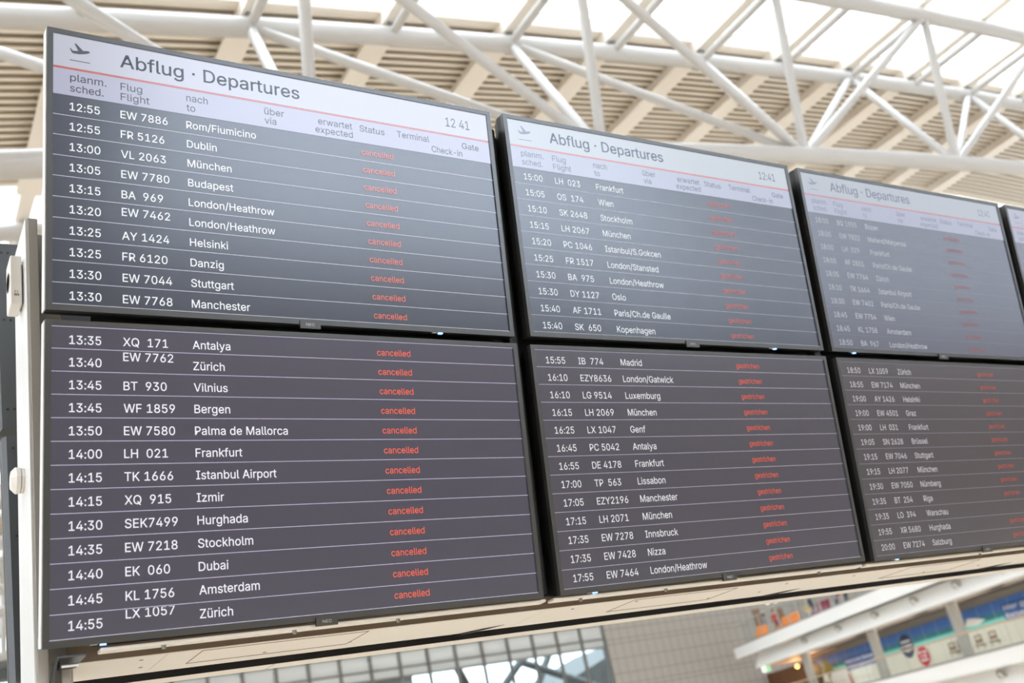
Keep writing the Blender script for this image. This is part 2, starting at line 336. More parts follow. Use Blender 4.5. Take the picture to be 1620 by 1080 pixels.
# ---------------------------------------------------------------- lettering: outlines of a plain grotesque alphabet
GLYPH_TEXT = r"""
A 480 201,509 276,509 463,0 395,0 287,302 264,372 232,478 245,478 191,302 85,0 16,0;110,199 370,199 370,142 110,142
B 456 60,509 241,509 290,504 329,491 359,470 381,442 394,410 398,374 395,344 387,320 373,301 356,286 337,275 315,267 315,262 339,257 363,245 385,227 402,203 414,173 418,136 414,100 400,67 377,39 344,18 301,4 247,0 60,0;245,57 296,63 330,80 349,106 355,137 352,162 342,184 327,203 306,218 280,228 248,231 125,231 125,57;238,285 264,288 288,296 308,309 323,326 333,348 336,372 330,404 313,429 283,446 240,452 125,452 125,285
C 510 205,1 150,25 104,63 70,115 48,179 40,254 48,329 70,393 104,445 150,484 205,508 267,516 305,513 340,504 373,490 402,471 427,447 448,418 463,385 473,348 408,348 400,373 389,395 375,413 357,428 338,440 315,449 292,454 267,456 223,450 184,432 150,404 125,364 109,314 103,254 109,195 125,145 151,105 184,76 223,59 267,53 292,55 315,60 338,69 357,81 375,96 389,114 400,136 408,160 473,160 464,124 448,91 428,62 402,38 373,18 341,5 305,-4 267,-7
D 502 96,0 96,57 215,57 272,63 318,81 354,110 379,149 394,198 399,255 394,312 379,361 354,399 320,428 275,446 221,452 93,452 93,509 225,509 294,501 353,478 399,441 433,391 455,329 462,255 455,181 433,119 398,68 351,31 291,8 219,0;125,0 60,0 60,509 125,509
E 419 60,509 372,509 372,452 125,452 125,286 355,286 355,229 125,229 125,57 375,57 375,0 60,0
F 410 60,509 369,509 369,452 125,452 125,278 346,278 346,221 125,221 125,0 60,0
G 520 205,1 149,25 103,64 69,116 47,180 40,254 47,329 69,393 103,445 149,484 203,508 265,516 304,513 340,504 374,489 403,469 429,445 449,416 464,384 474,349 408,349 399,372 387,393 373,411 356,427 337,439 315,448 291,454 265,456 222,450 183,432 150,404 125,364 109,314 103,254 109,195 125,145 151,105 184,76 224,59 269,53 309,58 345,71 374,93 396,123 410,160 415,202 434,199 283,199 283,256 478,256 478,200 471,141 451,91 419,50 377,19 326,0 269,-7
H 517 60,509 125,509 125,289 392,289 392,509 457,509 457,0 392,0 392,232 125,232 125,0 60,0
I 300 31,57 118,57 118,452 31,452 31,509 269,509 269,452 183,452 183,57 269,57 269,0 31,0
J 396 124,3 75,33 52,63 38,100 33,145 33,173 98,173 98,145 104,104 122,74 149,56 185,50 220,56 248,74 266,104 272,145 272,509 336,509 336,145 331,100 317,63 294,33 246,3 185,-7
K 467 104,216 139,261 174,303 364,509 448,509 231,276 228,276 104,145;60,509 125,509 124,225 125,193 125,0 60,0;188,259 228,309 449,0 372,0
L 393 60,509 125,509 125,57 361,57 361,0 60,0
M 628 60,509 152,509 287,159 322,49 307,49 352,187 476,509 568,509 568,0 504,0 504,327 507,457 513,457 482,363 456,291 342,0 286,0 170,291 112,457 119,457 122,291 122,0 60,0
N 523 60,509 136,509 363,151 388,107 414,55 405,54 401,108 399,157 399,509 463,509 463,0 387,0 202,290 148,381 108,452 119,454 125,291 125,0 60,0
O 533 205,1 150,25 105,63 70,115 48,179 40,254 48,329 70,393 105,445 150,484 205,508 267,516 329,508 384,484 429,445 464,393 486,329 493,254 486,179 464,115 429,63 384,25 329,1 267,-7;310,59 349,76 383,104 408,144 425,194 430,254 425,315 408,365 383,404 349,433 310,450 267,456 223,450 184,433 151,404 125,364 109,314 103,254 109,194 125,144 151,105 184,76 223,59 267,53
P 445 60,509 235,509 289,504 332,487 366,462 390,430 404,391 409,348 404,304 390,265 366,233 332,207 289,191 235,186 109,186 109,242 233,242 269,246 297,256 318,272 333,294 342,320 344,348 342,376 333,402 318,423 297,439 268,449 232,452 125,452 125,0 60,0
Q 533 313,159 468,-48 401,-48 245,159;205,1 150,25 105,63 70,115 48,179 40,254 48,329 70,393 105,445 150,484 205,508 267,516 329,508 384,484 429,445 464,393 486,329 493,254 486,179 464,115 429,63 384,25 329,1 267,-7;310,59 349,76 383,104 408,144 425,194 430,254 425,315 408,365 383,404 349,433 310,450 267,456 223,450 184,433 151,404 125,364 109,314 103,254 109,194 125,144 151,105 184,76 223,59 267,53
R 449 60,509 236,509 289,504 333,489 367,465 390,433 404,395 409,352 404,309 390,271 367,240 333,217 289,203 236,198 96,198 96,255 234,255 269,258 298,267 319,281 334,300 342,324 345,352 342,380 334,405 319,425 298,440 269,449 233,452 125,452 125,0 60,0;230,229 303,229 428,0 353,0
S 447 172,-4 128,9 91,31 64,60 46,96 38,137 104,137 110,110 123,88 142,71 166,59 194,51 224,49 257,52 286,60 310,74 329,92 342,114 346,139 342,161 332,179 316,193 296,205 245,222 184,239 128,261 86,289 60,326 52,372 58,413 75,448 102,476 138,498 180,512 227,516 274,512 316,498 351,476 377,449 394,415 401,378 337,378 327,412 302,437 267,453 225,459 194,456 167,448 145,435 129,418 119,398 115,376 119,352 131,334 148,319 169,308 212,293 264,279 312,264 359,238 378,220 395,198 405,171 408,139 403,99 386,64 360,34 323,11 278,-4 224,-9
T 449 32,509 417,509 417,452 257,452 257,0 193,0 193,452 32,452
U 517 203,-2 154,15 114,43 85,80 66,124 60,173 60,509 124,509 124,178 128,144 141,113 161,88 187,68 220,56 259,52 298,56 331,68 357,88 377,113 389,144 393,178 393,509 457,509 457,173 451,124 433,80 403,43 363,15 315,-2 259,-8
V 480 16,509 84,509 192,206 215,137 248,31 235,31 267,138 395,509 463,509 278,0 204,0
W 686 16,509 82,509 163,196 187,94 197,40 189,40 211,145 306,509 380,509 462,196 486,94 497,40 488,40 510,145 603,509 670,509 530,0 455,0 368,323 351,391 336,475 350,475 335,395 318,323 230,0 155,0
X 474 217,284 217,236 29,509 104,509 204,361 243,292 232,292 252,329 298,400 374,509 446,509 259,239 259,287 456,0 382,0 268,165 230,231 244,231 225,196 182,129 91,0 18,0
Y 472 203,208 16,509 91,509 192,344 222,292 250,230 224,230 251,293 280,344 381,509 455,509 268,208 268,0 203,0
Z 438 42,46 273,385 306,431 341,476 348,454 285,452 40,452 40,509 397,509 397,462 169,129 134,81 97,33 90,54 152,57 399,57 399,0 42,0
a 389 126,-5 94,5 68,22 48,45 34,74 30,108 34,138 43,161 58,179 78,193 100,204 125,211 178,220 252,230 265,235 273,243 276,257 274,278 267,297 256,311 240,322 220,329 196,331 171,329 149,322 132,313 118,301 100,274 41,291 57,322 79,346 104,364 133,375 163,382 194,384 216,383 239,379 263,372 286,360 306,343 322,320 333,290 337,251 337,0 277,0 277,52 272,52 264,38 252,25 236,12 215,1 190,-6 160,-9;202,49 228,59 248,74 263,93 272,115 276,138 276,190 270,186 259,182 200,171 175,168 134,159 117,150 103,139 95,124 92,105 94,87 102,72 114,60 130,52 149,47 170,45
b 424 198,-5 172,4 153,17 138,31 118,59 112,59 112,0 53,0 53,509 114,509 114,319 118,319 137,346 152,360 171,373 197,382 229,384 274,378 313,361 345,332 370,293 385,245 390,189 385,133 370,84 345,45 313,16 274,-2 229,-8;252,52 279,66 300,88 316,117 325,151 328,189 325,227 316,261 301,289 280,311 253,325 220,330 188,326 161,312 140,291 125,263 116,229 113,189 116,149 125,115 140,87 162,65 188,52 220,47
c 396 159,-2 117,16 82,46 56,85 39,133 34,187 39,243 56,291 82,330 117,360 159,378 207,384 234,382 260,377 284,368 305,356 324,340 340,322 353,301 362,277 303,262 290,289 270,311 257,319 242,325 207,330 173,325 145,310 124,287 108,258 99,224 96,187 99,151 108,117 124,88 145,66 173,51 207,46 226,48 243,52 271,66 292,89 304,117 363,102 354,78 341,56 325,37 306,21 285,8 261,-1 235,-6 207,-8
d 424 151,-2 111,16 79,45 55,84 39,133 34,189 39,245 55,293 80,332 112,361 151,378 196,384 228,382 253,373 273,360 287,346 306,319 311,319 311,509 372,509 372,0 313,0 313,59 307,59 287,31 272,17 252,4 227,-5 195,-8;236,52 263,65 284,87 299,115 309,149 312,189 309,229 300,263 284,291 263,312 237,326 205,330 172,325 145,311 124,289 108,261 99,227 96,189 99,151 109,117 124,88 145,66 172,52 205,47
e 404 160,-2 117,16 82,46 56,85 39,132 34,187 39,242 55,290 80,329 115,359 157,378 205,384 236,382 266,374 294,360 319,341 341,315 357,282 367,242 371,194 371,169 75,169 75,221 338,221 310,202 307,237 298,269 283,294 263,314 237,326 205,330 173,326 146,313 125,294 109,270 99,241 96,211 96,178 100,139 110,106 128,80 151,61 179,50 212,46 234,48 254,53 271,61 285,73 297,88 306,105 365,91 353,63 335,39 311,19 283,4 249,-5 212,-8
f 254 228,327 6,327 6,379 228,379;81,432 85,461 96,486 113,505 135,519 161,527 187,530 222,527 243,521 227,468 215,472 195,474 171,470 154,460 145,443 142,419 142,0 81,0
g 425 168,-148 134,-140 105,-127 82,-110 64,-91 51,-69 101,-41 122,-66 136,-78 154,-88 178,-95 207,-97 249,-92 282,-75 304,-46 311,-6 311,68 306,68 287,41 272,28 252,16 227,8 195,5 151,10 113,27 80,53 55,90 39,136 34,191 39,246 55,293 80,332 112,361 152,378 196,384 228,382 253,373 273,360 288,346 308,319 313,319 313,379 372,379 372,-9 367,-54 350,-90 324,-117 291,-136 251,-147 207,-151;237,63 264,75 285,95 300,121 309,154 312,193 309,231 300,264 285,291 264,312 237,326 205,330 172,326 145,312 124,290 109,262 99,230 96,193 99,155 109,123 124,96 145,76 172,63 205,59
h 410 114,0 53,0 53,509 114,509 114,287 102,287 124,332 152,362 187,379 227,384 264,380 295,369 321,349 341,321 353,285 357,240 357,0 296,0 296,235 290,275 273,304 246,323 210,329 184,326 161,317 141,303 126,283 117,257 114,227
i 167 53,379 114,379 114,0 53,0;68,446 54,455 44,468 41,483 44,499 54,512 68,521 84,524 100,521 114,512 123,499 126,483 123,468 114,455 100,446 84,443
j 167 114,379 114,-30 111,-62 102,-90 86,-112 65,-129 37,-139 4,-143 -10,-143 -10,-87 2,-87 25,-83 40,-72 50,-54 53,-29 53,379;67,446 53,455 44,468 41,483 44,499 53,512 67,521 83,524 100,521 114,512 123,499 126,483 123,468 114,455 100,446 83,443
k 381 110,212 121,212 284,379 360,379 184,199 177,199 110,137;53,509 114,509 114,0 53,0;148,186 191,229 372,0 294,0
l 189 101,3 74,20 58,48 53,84 53,509 114,509 114,99 116,76 120,62 130,54 146,52 170,54 181,3 162,-1 139,-2
m 610 53,379 112,379 112,295 108,295 118,323 132,346 151,363 172,376 195,384 219,386 257,380 287,361 309,332 321,295 312,295 322,320 337,343 357,361 381,375 408,383 437,386 468,382 497,372 522,354 541,328 553,296 557,255 557,0 496,0 496,254 490,289 473,313 448,326 419,330 395,328 374,320 358,307 345,290 338,270 335,247 335,0 274,0 274,260 269,288 253,311 229,325 199,330 178,328 158,320 140,307 126,289 117,266 114,238 114,0 53,0
n 410 114,0 53,0 53,379 112,379 112,287 102,287 124,332 152,362 187,379 227,384 264,380 295,369 321,349 341,321 353,285 357,240 357,0 296,0 296,235 290,275 273,304 246,323 210,329 184,326 161,317 141,303 126,283 117,257 114,227
o 415 159,-2 117,16 82,46 56,85 39,133 34,187 39,243 56,291 82,330 117,360 159,378 207,384 256,378 299,360 334,330 359,291 376,243 381,187 376,133 359,85 334,46 299,16 256,-2 207,-8;242,51 270,66 292,88 307,117 316,151 319,187 316,224 307,258 292,287 270,310 242,325 207,330 173,325 145,310 124,287 108,258 99,224 96,187 99,151 108,117 124,88 145,66 173,51 207,46
p 424 53,379 112,379 112,319 118,319 137,346 152,360 171,373 197,382 229,384 274,378 313,361 345,332 370,293 385,245 390,189 385,133 370,84 345,45 313,16 274,-2 229,-8 198,-5 173,4 153,17 138,31 118,59 114,59 114,-143 53,-143;252,52 279,66 300,88 316,117 325,151 328,189 325,227 316,261 301,289 280,311 253,325 220,330 188,326 161,312 140,291 125,263 116,229 113,189 116,149 125,115 140,87 162,65 188,52 220,47
q 424 311,-143 311,59 306,59 287,31 272,17 252,4 227,-5 195,-8 151,-2 111,16 79,45 55,84 39,133 34,189 39,245 55,293 80,332 112,361 151,378 196,384 228,382 253,373 273,360 287,346 307,319 313,319 313,379 372,379 372,-143;236,52 263,65 284,87 299,115 309,149 312,189 309,229 300,263 284,291 263,312 237,326 205,330 172,325 145,311 124,289 108,261 99,227 96,189 99,151 109,117 124,88 145,66 172,52 205,47
r 259 53,379 112,379 112,321 115,321 130,347 152,367 181,380 213,385 243,384 243,322 207,326 182,323 159,315 140,301 126,284 117,262 114,237 114,0 53,0
s 365 145,-5 112,3 84,18 62,38 46,63 36,94 94,107 105,79 124,60 150,49 181,45 217,49 244,62 262,81 268,103 264,121 254,136 237,147 212,155 149,170 104,186 72,208 53,237 47,274 52,305 65,332 87,354 115,370 149,381 187,384 223,381 254,372 279,358 299,339 314,316 324,290 268,277 258,298 243,316 220,329 187,333 156,329 131,317 114,299 109,277 113,258 124,243 144,232 172,223 229,209 275,193 306,171 325,142 331,107 326,75 312,47 290,24 260,6 223,-4 182,-8
t 227 204,327 6,327 6,379 204,379;126,471 126,98 128,76 136,61 150,53 170,50 185,51 202,54 213,2 192,-3 168,-4 125,2 92,21 72,52 65,93 65,471
u 410 146,-1 115,11 89,30 69,59 57,95 53,139 53,379 114,379 114,144 120,104 137,75 164,56 200,50 226,53 249,62 269,76 283,97 293,122 296,153 296,379 357,379 357,0 298,0 298,92 307,92 286,47 257,17 222,0 182,-5
v 389 17,379 84,379 165,155 187,87 206,21 184,21 224,155 305,379 371,379 226,0 163,0
w 567 23,379 87,379 154,137 175,41 165,41 186,135 206,214 252,379 316,379 362,214 382,136 402,41 391,41 413,135 480,379 545,379 429,0 368,0 319,172 277,338 291,338 263,225 199,0 138,0
x 379 171,218 171,171 29,379 100,379 147,306 207,206 175,206 233,306 282,379 352,379 209,169 209,214 358,0 287,0 231,85 173,182 205,182 148,85 91,0 21,0
y 389 61,-86 88,-90 104,-89 118,-84 130,-74 141,-58 151,-36 163,-1 17,379 84,379 165,155 187,87 206,21 184,21 202,87 224,155 305,379 371,379 204,-58 191,-85 177,-107 159,-124 139,-136 116,-143 91,-145 65,-143 47,-139
z 380 42,46 254,320 254,323 48,323 48,379 333,379 333,331 126,60 126,56 339,56 339,0 42,0
ü 410 146,-1 115,11 89,30 69,59 57,95 53,139 53,379 114,379 114,144 120,104 137,75 164,56 200,50 226,53 249,62 269,76 283,97 293,122 296,153 296,379 357,379 357,0 298,0 298,92 307,92 286,47 257,17 222,0 182,-5;261,446 248,455 239,468 236,483 239,499 248,512 261,520 277,523 292,520 305,512 314,499 317,483 314,468 305,455 292,446 277,443;117,446 104,455 96,468 93,483 96,499 104,512 117,520 133,523 149,520 162,512 170,499 173,483 170,468 162,455 149,446 133,443
ä 389 126,-5 94,5 68,22 48,45 34,74 30,108 34,138 43,161 58,179 78,193 100,204 125,211 178,220 252,230 265,235 273,243 276,257 274,278 267,297 256,311 240,322 220,329 196,331 171,329 149,322 132,313 118,301 100,274 41,291 57,322 79,346 104,364 133,375 163,382 194,384 216,383 239,379 263,372 286,360 306,343 322,320 333,290 337,251 337,0 277,0 277,52 272,52 264,38 252,25 236,12 215,1 190,-6 160,-9;202,49 228,59 248,74 263,93 272,115 276,138 276,190 270,186 259,182 200,171 175,168 134,159 117,150 103,139 95,124 92,105 94,87 102,72 114,60 130,52 149,47 170,45;246,446 233,455 224,468 221,483 224,499 233,512 246,520 261,523 277,520 290,512 298,499 301,483 298,468 290,455 277,446 261,443;102,446 89,455 80,468 77,483 80,499 89,512 102,520 117,523 133,520 146,512 155,499 158,483 155,468 146,455 133,446 117,443
ö 415 159,-2 117,16 82,46 56,85 39,133 34,187 39,243 56,291 82,330 117,360 159,378 207,384 256,378 299,360 334,330 359,291 376,243 381,187 376,133 359,85 334,46 299,16 256,-2 207,-8;242,51 270,66 292,88 307,117 316,151 319,187 316,224 307,258 292,287 270,310 242,325 207,330 173,325 145,310 124,287 108,258 99,224 96,187 99,151 108,117 124,88 145,66 173,51 207,46;264,446 251,455 242,468 239,483 242,499 251,512 264,520 279,523 295,520 308,512 317,499 320,483 317,468 308,455 295,446 279,443;120,446 107,455 98,468 95,483 98,499 107,512 120,520 136,523 151,520 164,512 173,499 176,483 173,468 164,455 151,446 136,443
0 453 174,1 130,24 95,62 69,113 53,178 48,254 53,330 69,395 95,447 130,484 174,508 227,516 279,508 323,484 358,447 384,395 400,330 405,254 400,178 384,113 358,62 323,24 279,1 227,-7;262,56 290,74 313,103 330,144 340,194 344,254 340,314 330,365 313,405 290,435 262,454 227,460 192,454 163,435 140,405 123,365 113,314 109,254 113,194 123,144 140,103 163,74 192,56 227,50
1 453 76,55 391,55 391,0 76,0;276,0 212,0 212,448 209,448 86,358 86,427 198,509 276,509
2 453 64,47 234,229 282,282 299,305 311,327 318,349 320,371 317,397 308,419 293,436 273,449 250,457 224,460 196,457 172,447 153,433 139,413 130,390 127,362 66,362 71,405 86,442 111,473 143,496 181,511 225,516 268,511 306,497 337,474 361,445 376,411 381,372 379,345 371,318 357,290 336,259 267,180 153,60 153,57 389,57 389,0 64,0
3 453 173,-3 133,10 98,30 70,57 52,92 44,132 109,132 115,107 126,87 143,71 165,59 190,52 219,50 248,52 275,61 298,74 315,93 325,116 329,145 326,172 316,196 299,217 275,234 242,244 201,248 157,248 157,299 288,448 288,452 70,452 70,509 372,509 372,461 211,278 211,289 264,288 308,276 344,253 371,222 388,185 393,145 387,103 370,66 344,35 309,12 266,-2 218,-7
4 453 40,158 247,509 311,509 109,166 109,163 413,163 413,105 40,105;282,318 343,318 343,0 282,0
5 453 178,-2 140,11 108,32 83,60 67,93 60,130 122,130 127,108 138,89 154,73 173,60 196,52 221,50 250,54 276,64 298,81 314,104 324,132 328,162 324,193 314,221 297,244 275,262 248,273 218,277 192,275 167,268 145,258 128,246 67,253 96,509 366,509 366,452 151,452 134,301 136,301 155,314 178,325 203,332 229,334 263,330 294,321 321,306 345,285 364,260 379,231 388,198 391,163 386,116 369,76 343,41 309,15 268,-1 221,-7
6 453 182,-2 142,15 109,40 84,74 69,115 64,162 68,199 80,239 102,285 137,340 252,509 322,509 151,261 145,261 165,288 179,299 196,307 214,312 235,314 278,309 316,295 347,271 370,240 384,202 389,157 384,112 368,73 343,39 310,14 271,-2 226,-7;254,52 279,63 299,79 314,101 324,128 327,157 324,187 314,213 299,235 279,251 254,262 226,265 198,262 174,252 154,236 138,214 128,188 125,158 128,128 138,102 154,80 174,63 198,52 226,48
7 453 323,448 323,452 62,452 62,509 391,509 391,449 165,0 97,0
8 453 178,-2 136,11 100,33 74,62 57,96 52,135 55,166 65,195 81,220 101,241 125,256 153,265 153,267 119,282 93,308 76,342 70,380 75,417 90,450 114,477 146,498 183,512 226,516 269,512 306,498 337,477 361,450 377,417 382,380 376,342 359,308 333,282 300,267 300,265 327,256 351,241 371,220 387,195 397,166 401,135 395,96 378,62 352,33 317,11 274,-2 226,-7;258,52 285,60 307,74 323,91 333,114 337,139 333,166 322,189 306,208 283,223 256,232 226,235 196,232 169,223 146,208 130,189 119,166 115,139 119,114 129,91 145,74 167,60 195,52 226,49;252,292 274,300 293,313 307,330 316,351 319,376 316,400 308,420 294,437 275,449 252,457 226,460 200,457 177,449 158,437 145,420 136,400 133,376 136,351 145,330 158,313 178,300 200,292 226,290
9 453 271,510 310,494 343,468 368,434 384,394 389,347 385,310 373,270 350,224 315,168 200,0 130,0 301,248 307,248 299,234 287,221 274,210 257,202 238,197 218,195 174,200 137,214 106,237 83,269 69,307 64,352 69,397 85,436 110,469 143,494 182,510 226,516;198,457 174,446 154,430 138,407 128,381 125,352 128,322 138,295 154,273 174,257 198,247 226,243 254,247 279,257 299,273 314,295 324,321 327,350 324,381 314,407 299,430 279,446 254,457 226,460
: 188 78,-1 63,9 53,24 50,41 53,59 63,73 78,83 95,87 113,83 128,73 138,59 141,41 138,24 128,9 113,-1 95,-4;78,274 63,284 53,299 50,316 53,334 63,349 78,358 95,362 113,358 128,349 138,334 141,316 138,299 128,284 113,274 95,271
/ 249 71,-76 14,-76 178,533 235,533
. 188 78,-1 63,9 53,24 50,41 53,59 63,73 78,83 95,87 113,83 128,73 138,59 141,41 138,24 128,9 113,-1 95,-4
- 453 337,188 114,188 114,244 337,244
· 196 80,200 66,210 56,224 52,242 56,259 66,274 80,284 98,287 116,284 130,274 140,259 144,242 140,224 130,210 116,200 98,196
ß 441 122,0 60,0 60,362 64,409 77,447 99,477 143,506 197,516 229,512 260,503 289,486 312,463 327,432 332,393 330,370 325,351 309,322 292,299 287,286 285,272 288,255 297,241 327,215 362,188 378,172 391,152 400,129 403,100 399,69 386,42 366,21 340,6 307,-4 269,-7 237,-5 207,1 182,10 164,20 187,74 217,58 238,52 265,50 297,54 321,64 337,81 342,104 339,123 330,139 300,167 264,194 248,209 235,227 226,247 223,272 225,291 230,306 264,353 270,369 272,388 266,420 250,442 226,455 197,459 164,453 141,435 127,405 122,362
! 196 63,509 132,509 128,160 67,160;80,-1 66,9 56,24 52,41 56,58 66,73 80,83 98,86 116,83 130,73 140,58 143,41 140,24 130,9 116,-1 98,-4
? 358 134,200 141,230 152,252 168,269 230,314 247,334 258,357 262,384 259,406 250,425 237,441 220,452 200,459 178,462 157,460 137,453 120,442 106,425 96,404 92,378 27,378 33,418 49,452 73,480 103,499 138,512 178,516 219,512 255,498 284,478 306,451 320,419 324,382 320,344 306,311 284,284 219,235 208,222 200,205 196,185 194,152 132,152;146,-1 131,9 122,24 118,41 122,58 131,73 146,83 164,86 181,83 196,73 206,58 209,41 206,24 196,9 181,-1 164,-4
"""
CAP = 509.0
GLYPH = {}


def _inside(p, poly):
    c = False
    for i in range(len(poly)):
        (x0, y0), (x1, y1) = poly[i - 1], poly[i]
        if (y0 > p[1]) != (y1 > p[1]) and p[0] < (x1 - x0) * (p[1] - y0) / (y1 - y0) + x0: c = not c
    return c


def _area(q):
    return 0.5 * sum(q[i - 1][0] * q[i][1] - q[i][0] * q[i - 1][1] for i in range(len(q)))


def rim(q, d):
    """thin strips along an outline, so stems grow a little"""
    out = []
    for i in range(len(q)):
        a, b = q[i - 1], q[i]
        u = (b[0] - a[0], b[1] - a[1]); l = math.hypot(*u)
        if l < 1: continue
        u = (u[0] / l * d, u[1] / l * d); n_ = (-u[1], u[0]); e = 0.5
        p = [(a[0] - u[0] * e + n_[0], a[1] - u[1] * e + n_[1]), (b[0] + u[0] * e + n_[0], b[1] + u[1] * e + n_[1]),
             (b[0] + u[0] * e - n_[0], b[1] + u[1] * e - n_[1]), (a[0] - u[0] * e - n_[0], a[1] - u[1] * e - n_[1])]
        out.append(p)
    return out


for _l in GLYPH_TEXT.strip('\n').split('\n'):
    _c, _a, _r = _l.split(' ', 2)
    cont = [[tuple(map(int, p.split(','))) for p in s.split(' ')] for s in _r.split(';')]
    # the alphabet's outer contours all wind one way; holes wind the other way
    sign = _area(max(cont, key=lambda q: abs(_area(q)))) > 0
    outer = [q for q in cont if (_area(q) > 0) == sign]
    holes = [q for q in cont if (_area(q) > 0) != sign]
    tris = []
    for q in outer:
        hs = [h for h in holes if _inside(h[0], q) and abs(_area(h)) < abs(_area(q))]
        loops = [[Vector((x, y, 0)) for x, y in l] for l in [q] + hs]
        flat = [p for l in loops for p in l]
        for t in tessellate_polygon(loops):
            tris.append([(flat[i].x, flat[i].y) for i in t])
    for q in cont: tris += rim(q, 5.5)
    xs = [p[0] for q in cont for p in q]
    GLYPH[_c] = (int(_a), tris, min(xs), max(xs))


def text_width(s, cap, xs, space=200):
    x, lo, hi = 0, 1e9, -1e9
    for ch in s:
        if ch == ' ': x += space; continue
        a, _, g0, g1 = GLYPH[ch]
        lo, hi = min(lo, x + g0), max(hi, x + g1)
        x += a
    return (hi - lo) * cap / CAP * xs


def put_text(mb, s, x0, y0, cap, xs=0.96, width=None, T=None, z=0.0, k=0, align='l', clip_top=None, space=200):
    """flat letters, left edge at x0, baseline y0 (y up)"""
    w = text_width(s, cap, xs, space)
    if width: xs *= width / w; w = width
    if align == 'r': x0 -= w
    if align == 'c': x0 -= w / 2
    sc_ = cap / CAP
    first = GLYPH[s.strip()[0]][2]
    x = -first
    for ch in s:
        if ch == ' ': x += space; continue
        a, tris, _, _ = GLYPH[ch]
        for t in tris:
            pts = [(x0 + (x + p[0]) * sc_ * xs, y0 + p[1] * sc_) for p in t]
            if clip_top is not None: pts = [(p[0], min(p[1], clip_top)) for p in pts]
            if (pts[1][0] - pts[0][0]) * (pts[2][1] - pts[0][1]) - (pts[2][0] - pts[0][0]) * (pts[1][1] - pts[0][1]) < 0: pts.reverse()
            P = [(p[0], p[1], z) for p in pts]
            if T: P = [T(*p) for p in P]
            mb.poly(P, k)
        x += a


# ---------------------------------------------------------------- the hall: floor, roof, walls
def clampx(x): return max(-9.0, min(31.0, x))
def za(x): x = clampx(x); return EYE + 10.361 + 0.21511 * x - 0.0024837 * x * x     # arch of the upper chords
def zc(x): x = clampx(x); return EYE + 6.9013 + 0.21629 * x - 0.0026847 * x * x     # arch of the lower chord


YA, YB, YC = 12.0, 9.76, 10.4
NODE0, BAY = 14.84, 4.97                    # node under which the diagonals turn round, and node spacing
BANDS = [(8.9 + 8.05 * i, 12.1 + 8.05 * i) for i in range(-2, 6)]     # skylight strips

mb = MB(); mb.box((-26, -14, -0.3), (90, 66, 0)); structure(mb.build('floor', M['stone']))

# slatted deck between the skylight strips: trapezoid corrugation running along x
XS = [-26 + 1.6 * i for i in range(36)] + [31.6, 45, 60, 75, 90]
mb = MB()
edges = [-14.0] + [v for b in BANDS for v in b] + [61.0]
for i in range(0, len(edges) - 1, 2):
    y0, y1 = edges[i], edges[i + 1]
    if y1 - y0 < 0.2: continue
    n = max(1, round((y1 - y0) / 0.185)); p = (y1 - y0) / n
    prof = []
    for j in range(n):
        a = y0 + j * p
        prof += [(a, 0.16), (a + 0.012, 0.0), (a + 0.100, 0.0), (a + 0.112, 0.16)]
    prof.append((y1, 0.16))
    base = len(mb.v)
    for x in XS:
        for (yy, dz) in prof: mb.v.append((x, yy, za(x) + 0.50 + dz))
    r = len(prof)
    for a in range(len(XS) - 1):
        for b in range(r - 1):
            q = base + a * r + b
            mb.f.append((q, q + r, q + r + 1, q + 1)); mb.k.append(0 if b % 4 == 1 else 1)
    # closed side cheeks and a roof skin on top, so no daylight leaks through the folds
    top = len(mb.v)
    for x in XS:
        for yy in (y0, y1): mb.v.append((x, yy, za(x) + 0.95))
    for a in range(len(XS) - 1):
        q = top + 2 * a
        mb.f.append((q, q + 1, q + 3, q + 2)); mb.k.append(0)
        for yy, off in ((0, 0), (1, r - 1)):
            l0, l1 = base + a * r + off, base + (a + 1) * r + off
            mb.f.append((l0, l1, q + 2 + yy, q + yy)); mb.k.append(0)
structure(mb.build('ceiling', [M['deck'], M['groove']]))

# skylight glazing, one strip each
for n, (y0, y1) in enumerate(BANDS):
    mb = MB()
    for a in range(len(XS) - 1):
        x0, x1 = XS[a], XS[a + 1]
        mb.quad((x0, y0, za(x0) + 0.9), (x1, y0, za(x1) + 0.9), (x1, y1, za(x1) + 0.9), (x0, y1, za(x0) + 0.9))
    w = structure(mb.build('window_%d' % (n + 1), M['skyglass']))
    fr = MB()
    for yy in (y0 + 0.06, y1 - 0.06):
        for a in range(len(XS) - 1):
            x0, x1 = XS[a], XS[a + 1]
            fr.quad((x0, yy - 0.06, za(x0) + 0.50), (x0, yy + 0.06, za(x0) + 0.50), (x1, yy + 0.06, za(x1) + 0.50), (x1, yy - 0.06, za(x1) + 0.50))
            fr.quad((x0, yy - 0.06, za(x0) + 0.50), (x1, yy - 0.06, za(x1) + 0.50), (x1, yy - 0.06, za(x1) + 0.6), (x0, yy - 0.06, za(x0) + 0.6))
    fr.build('window_frame', M['rafter'], w)

